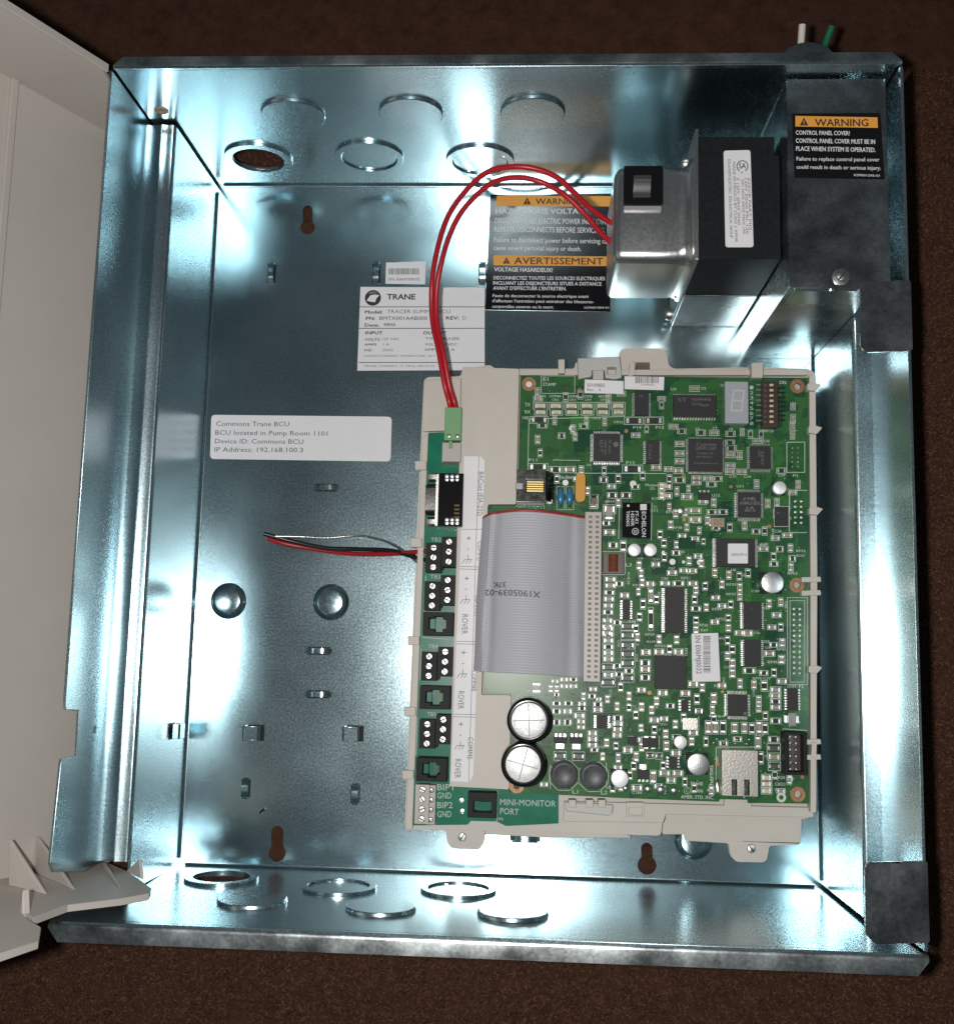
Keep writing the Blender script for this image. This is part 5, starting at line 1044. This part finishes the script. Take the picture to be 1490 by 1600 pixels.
# printed designators
for s_, f, x0, y0, x1, y1, h in (('E1', A, 347, 208, 395, 208, 34), ('STAMP', A, 347, 255, 465, 257, 30), ('TX', A, 178, 445, 228, 445, 32), ('RX', A, 178, 512, 228, 512, 32), ('USE', A, 152, 562, 212, 565, 26), ('COM3', A, 275, 360, 370, 362, 22), ('COM4A', A, 402, 360, 515, 362, 22), ('COM4B', A, 565, 362, 680, 364, 22), ('COM5', A, 720, 362, 805, 364, 22), ('BACNET', A, 865, 362, 975, 364, 22), ('CR1', A, 288, 392, 350, 392, 18), ('CR2', A, 430, 392, 492, 392, 18), ('CR3', A, 590, 392, 652, 392, 18), ('CR4', A, 733, 392, 795, 392, 18), ('CR5', A, 880, 392, 942, 392, 18), ('P11', A, 212, 958, 290, 958, 26), ('P12', A, 1120, 985, 1200, 985, 28), ('P14', A, 1185, 655, 1260, 655, 26), ('P13', A, 1395, 655, 1470, 655, 26), ('Modem', A, 470, 1120, 645, 1122, 34), ('CR18', A, 795, 565, 880, 567, 20), ('CR22', A, 1005, 600, 1090, 602, 20), ('Modem', A, 1300, 1190, 1420, 1192, 24), ('CD', A, 1340, 1222, 1385, 1222, 20), ('U5', A, 755, 1002, 795, 1002, 22), ('U3', B, 102, 285, 148, 285, 22), ('C5', B, 372, 278, 415, 278, 22), ('U1', B, 548, 250, 582, 250, 22), ('ON', B, 1072, 228, 1132, 230, 30), ('C6', B, 322, 640, 360, 640, 22), ('C7', B, 475, 635, 515, 635, 22), ('C8', B, 620, 643, 655, 643, 20), ('RP15', B, 930, 660, 1020, 662, 22), ('C25', B, 930, 750, 985, 750, 22), ('P1', B, 1195, 1060, 1235, 1060, 22), ('C12', B, 685, 895, 740, 895, 20), ('C19', B, 625, 1068, 685, 1068, 20), ('C24', B, 755, 1068, 820, 1068, 20), ('C29', B, 1062, 1055, 1125, 1055, 20), ('U11', B, 690, 1155, 750, 1155, 22), ('U12', B, 470, 1238, 540, 1238, 24), ('L3', C_, 540, 800, 600, 800, 36), ('T1', C_, 835, 170, 875, 170, 28), ('C40', C_, 665, 725, 725, 725, 22), ('C41', C_, 835, 735, 905, 735, 22), ('CR14', C_, 315, 105, 412, 105, 26), ('RP23', C_, 975, 222, 1075, 222, 26), ('RP38', C_, 1055, 392, 1150, 392, 26), ('RP65', C_, 1075, 655, 1175, 655, 26), ('C67', C_, 1000, 832, 1075, 832, 26), ('C82', C_, 925, 945, 1000, 945, 26), ('RP24', C_, 1140, 940, 1240, 940, 26), ('RP21', C_, 615, 1015, 715, 1015, 22), ('RP27', C_, 770, 1010, 870, 1010, 22), ('RP39', C_, 750, 1555, 850, 1555, 26), ('U4', D_, 432, 850, 480, 850, 26), ('C48', D_, 750, 572, 830, 572, 26), ('C38', D_, 905, 432, 975, 432, 26), ('RP52', D_, 1140, 645, 1240, 645, 26), ('R123', D_, 1145, 695, 1225, 695, 24), ('RP63', D_, 1045, 890, 1150, 890, 26), ('RP33', D_, 380, 1010, 485, 1010, 26), ('RP37', D_, 380, 1115, 485, 1115, 26), ('U28', D_, 770, 1265, 850, 1268, 30), ('RP54', D_, 225, 1278, 325, 1280, 26), ('RP55', D_, 265, 1385, 365, 1387, 26), ('RP36', D_, 85, 1450, 180, 1452, 26), ('U7', D_, 265, 420, 305, 420, 26), ('C96', D_, 675, 1535, 745, 1537, 24), ('C109', D_, 648, 1080, 740, 1084, 26), ('L2', E_, 208, 1395, 258, 1395, 30), ('L1', I_, 490, 1450, 555, 1450, 42), ('TRANE', E_, 950, 1318, 1055, 1320, 26), ('2006', E_, 970, 1378, 1055, 1380, 26), ('AMER. STD. INC.', E_, 872, 1428, 1148, 1436, 26), ('U25', F_, 590, 132, 650, 132, 22), ('C47', F_, 615, 180, 670, 180, 20), ('RP42', F_, 710, 195, 785, 196, 20), ('RP44', F_, 635, 302, 715, 303, 22), ('C73', F_, 535, 378, 592, 378, 20), ('RP75 C77', F_, 510, 438, 660, 440, 20), ('P2', F_, 895, 508, 935, 508, 24), ('CR20', F_, 695, 1265, 778, 1266, 22), ('CR21', F_, 695, 1320, 778, 1321, 22), ('CR23', F_, 695, 1366, 778, 1367, 22), ('RP68', F_, 190, 498, 270, 499, 20), ('RP64', F_, 150, 752, 280, 753, 20), ('C184', E_, 465, 1392, 545, 1393, 20), ('C182', E_, 265, 1350, 345, 1351, 20), ('C163', G_, 695, 580, 775, 582, 18), ('TP23', E_, 160, 1010, 230, 1010, 18), ('RP56', E_, 655, 165, 745, 166, 18), ('+', G_, 700, 665, 735, 665, 28), ('+', G_, 685, 915, 720, 915, 28)):
    silk.text(s_, f(x0, y0), f(x1, y1), h/KS[f], zs+.006, 0, .012)
silk.text('Ethernet', F_(185, 1370), F_(178, 1150), 38/5.33, zs+.006, 0, .01)
cq = E_(925, 1364)
for i in range(16):
    a, b_ = 2*math.pi*i/16, 2*math.pi*(i+1)/16
    silk.quad([at(cq[0]+r_*math.cos(t), cq[1]+r_*math.sin(t), zs) for r_, t in ((5.6, a), (5.6, b_), (4.9, b_), (4.9, a))])
silk.text('C', (cq[0]-2.4, cq[1]+2.6), (cq[0]+2.4, cq[1]+2.6), 5.4, zs)
for i in range(70):                                     # scattered small designators beside parts
    x, y = rt.uniform(945, 1240), rt.uniform(780, 1240)
    if rt.random() < .6: silk.text(rt.choice(('R', 'C', 'RP'))+str(rt.randint(10, 190)), (x, y), (x+rt.uniform(9, 13), y), 3.6, zs+.008, 0, .012)
    else: silk.text(rt.choice(('R', 'C', 'RP'))+str(rt.randint(10, 190)), (x, y), (x, y+rt.uniform(9, 13)), 3.6, zs+.008, 0, .012)
silk.build('silkscreen', SILK, mbd, kind='stuff')
q = MB()
for p0, p1 in ((D_(110, 975), D_(285, 890)), (D_(285, 890), D_(338, 1088)), (D_(150, 940), D_(180, 930)), (D_(200, 1060), D_(250, 1050)), (D_(338, 1088), D_(140, 1135)), (D_(150, 960), D_(270, 935)), (D_(190, 1075), D_(260, 1065)), (A(540, 262), A(600, 230)), (A(545, 232), A(555, 265)), (A(595, 230), A(590, 265))): q.linepx(p0, p1, .4, zs+.02+.001*len(q.f))
q.build('pen_marks', INK, mbd, label='black pen scribbles on the mask')
# ------------------------------------------------------------------ ribbon cable and its connector
x0, y1 = a2(914, 799, ZB+9); x1, y0 = a2(938, 1066, ZB+9)
rc = thing('ribbon_connector', 'long grey ribbon cable connector standing on the board', 'connector', ((x0+x1)/2, (y0+y1)/2, ZB))
MB().box(x0, x1, y0, y1, ZB+.2, ZB+8.2).build('connector_body', CONNG, rc, bevel=.3)
cv = MB().box(x0+.5, x1-.4, y0+.8, y1-.8, ZB+8.25, ZB+9.2)
NB = 32; dy = (y1-y0-2.4)/NB
for i in range(NB):
    for u in (.22, .62):
        yy = y0+1.2+i*dy; cv.box(x0+(x1-x0)*u, x0+(x1-x0)*(u+.2), yy+dy*.2, yy+dy*.72, ZB+9.2, ZB+9.26, 1)
        cv.box(x0+(x1-x0)*(u-.08), x0+(x1-x0)*(u+.3), yy-dy*.06, yy+dy*.1, ZB+9.2, ZB+9.5, 0)
cv.build('connector_cap', [CONNG, mat('connector_shadow', (.16, .14, .13), .5)], rc)
pads_ = ((916, 806, ZB+6), (903, 805, ZB+9), (893, 803, ZB+10), (880, 801, ZB+13), (850, 797, ZB+17.5), (815, 795, ZB+18.5), (788, 797, ZB+16.2), (774, 799, ZB+12.6), (765, 801, ZB+12.4), (754, 807, ZB+7.5), (753, 811, ZB+1.5), (766, 812, ZB-.5))
padb_ = ((913, 1060, ZB+6), (903, 1058, ZB+9), (888, 1057, ZB+10), (873, 1056, ZB+13), (842, 1054, ZB+17.5), (804, 1052, ZB+18.5), (774, 1051, ZB+16.2), (760, 1050, ZB+12.6), (750, 1049, ZB+12.4), (739, 1047, ZB+7.5), (740, 1046, ZB+1.5), (754, 1045, ZB-.5))
top_ = smooth([at(*p) for p in pads_], 5); bot_ = smooth([at(*p) for p in padb_], 5)
NC = 60; PER = 6; vs = []; fs = []; ms = []
nu = len(top_); nv = NC*PER
for i in range(nu):
    t0 = (top_[min(i+1, nu-1)]-top_[max(i-1, 0)]).normalized(); nrm = Vector((-t0.z, 0, t0.x))
    if nrm.z < 0 and i < nu*.7: nrm = -nrm
    for j in range(nv+1):
        v = j/nv; ph = (j % PER)/PER
        vs.append(top_[i].lerp(bot_[i], v)+nrm*(.22*abs(math.sin(math.pi*ph))+.30*math.sin(v*7+i*.16)))
rb = MB(); 
rb.v = [tuple(p) for p in vs]
for i in range(nu-1):
    for j in range(nv):
        a = i*(nv+1)+j; rb.f.append((a, a+nv+1, a+nv+2, a+1)); rb.m.append(1 if j < PER else 0)
ro = rb.build('ribbon_cable', [RIB, RIBRED], None, smoothang=50, label='flat grey ribbon cable with red edge arching over the boards', cat='ribbon cable')
md = ro.modifiers.new('thickness', 'SOLIDIFY'); md.thickness = .0006; md.offset = -1
q = MB()
def rib_text(s_, p0, p1, hpx):
    """print laid on the cable: each glyph vertex is dropped onto the arched surface"""
    vs_, fs_, tw = text_geo(s_, .012)
    out = []
    for x, y in vs_:
        t = x/tw; X = p0[0]+(p1[0]-p0[0])*t; Y = p0[1]+(p1[1]-p0[1])*t+y/CAPH*hpx; v = (Y-802)/(1052-802)
        # find the profile position whose projected x fits
        bi = 0; bd = 1e9
        for i in range(int(nu*.75)):
            p = top_[i].lerp(bot_[i], v); d_ = p-CAM; cc_ = CR.transposed() @ d_; sx = 745+FPX*cc_.x/-cc_.z
            if abs(sx-X) < bd: bd = abs(sx-X); bi = i; bs = sx; bp_ = p
        i2 = min(bi+1, nu-1) if bs > X else max(bi-1, 0)
        p2 = top_[i2].lerp(bot_[i2], v); cc_ = CR.transposed() @ (p2-CAM); s2 = 745+FPX*cc_.x/-cc_.z
        f_ = 0 if abs(s2-bs) < 1e-6 else (X-bs)/(s2-bs)
        out.append(bp_.lerp(p2, max(0, min(1, f_)))+Vector((0, 0, .95)))
    q.add(out, fs_, 0)
rib_text('X1905039-02', (844, 928), (757, 925), 9); rib_text('37K', (790, 914), (770, 914), 8)
q.build('printed_text', mat('ribbon_ink', (.11, .10, .14), .6), ro)
# small crumb of black tape on the back panel, near the lower left slot
cpt = [at(*p) for p in ((406, 1271, .6), (409, 1267, .8), (414, 1264, .6))]
MB().tube(cpt, .5, 6).build('black_crumb', WBLK, None, label='tiny black scrap lying on the back panel near the lower left slot', cat='scrap')
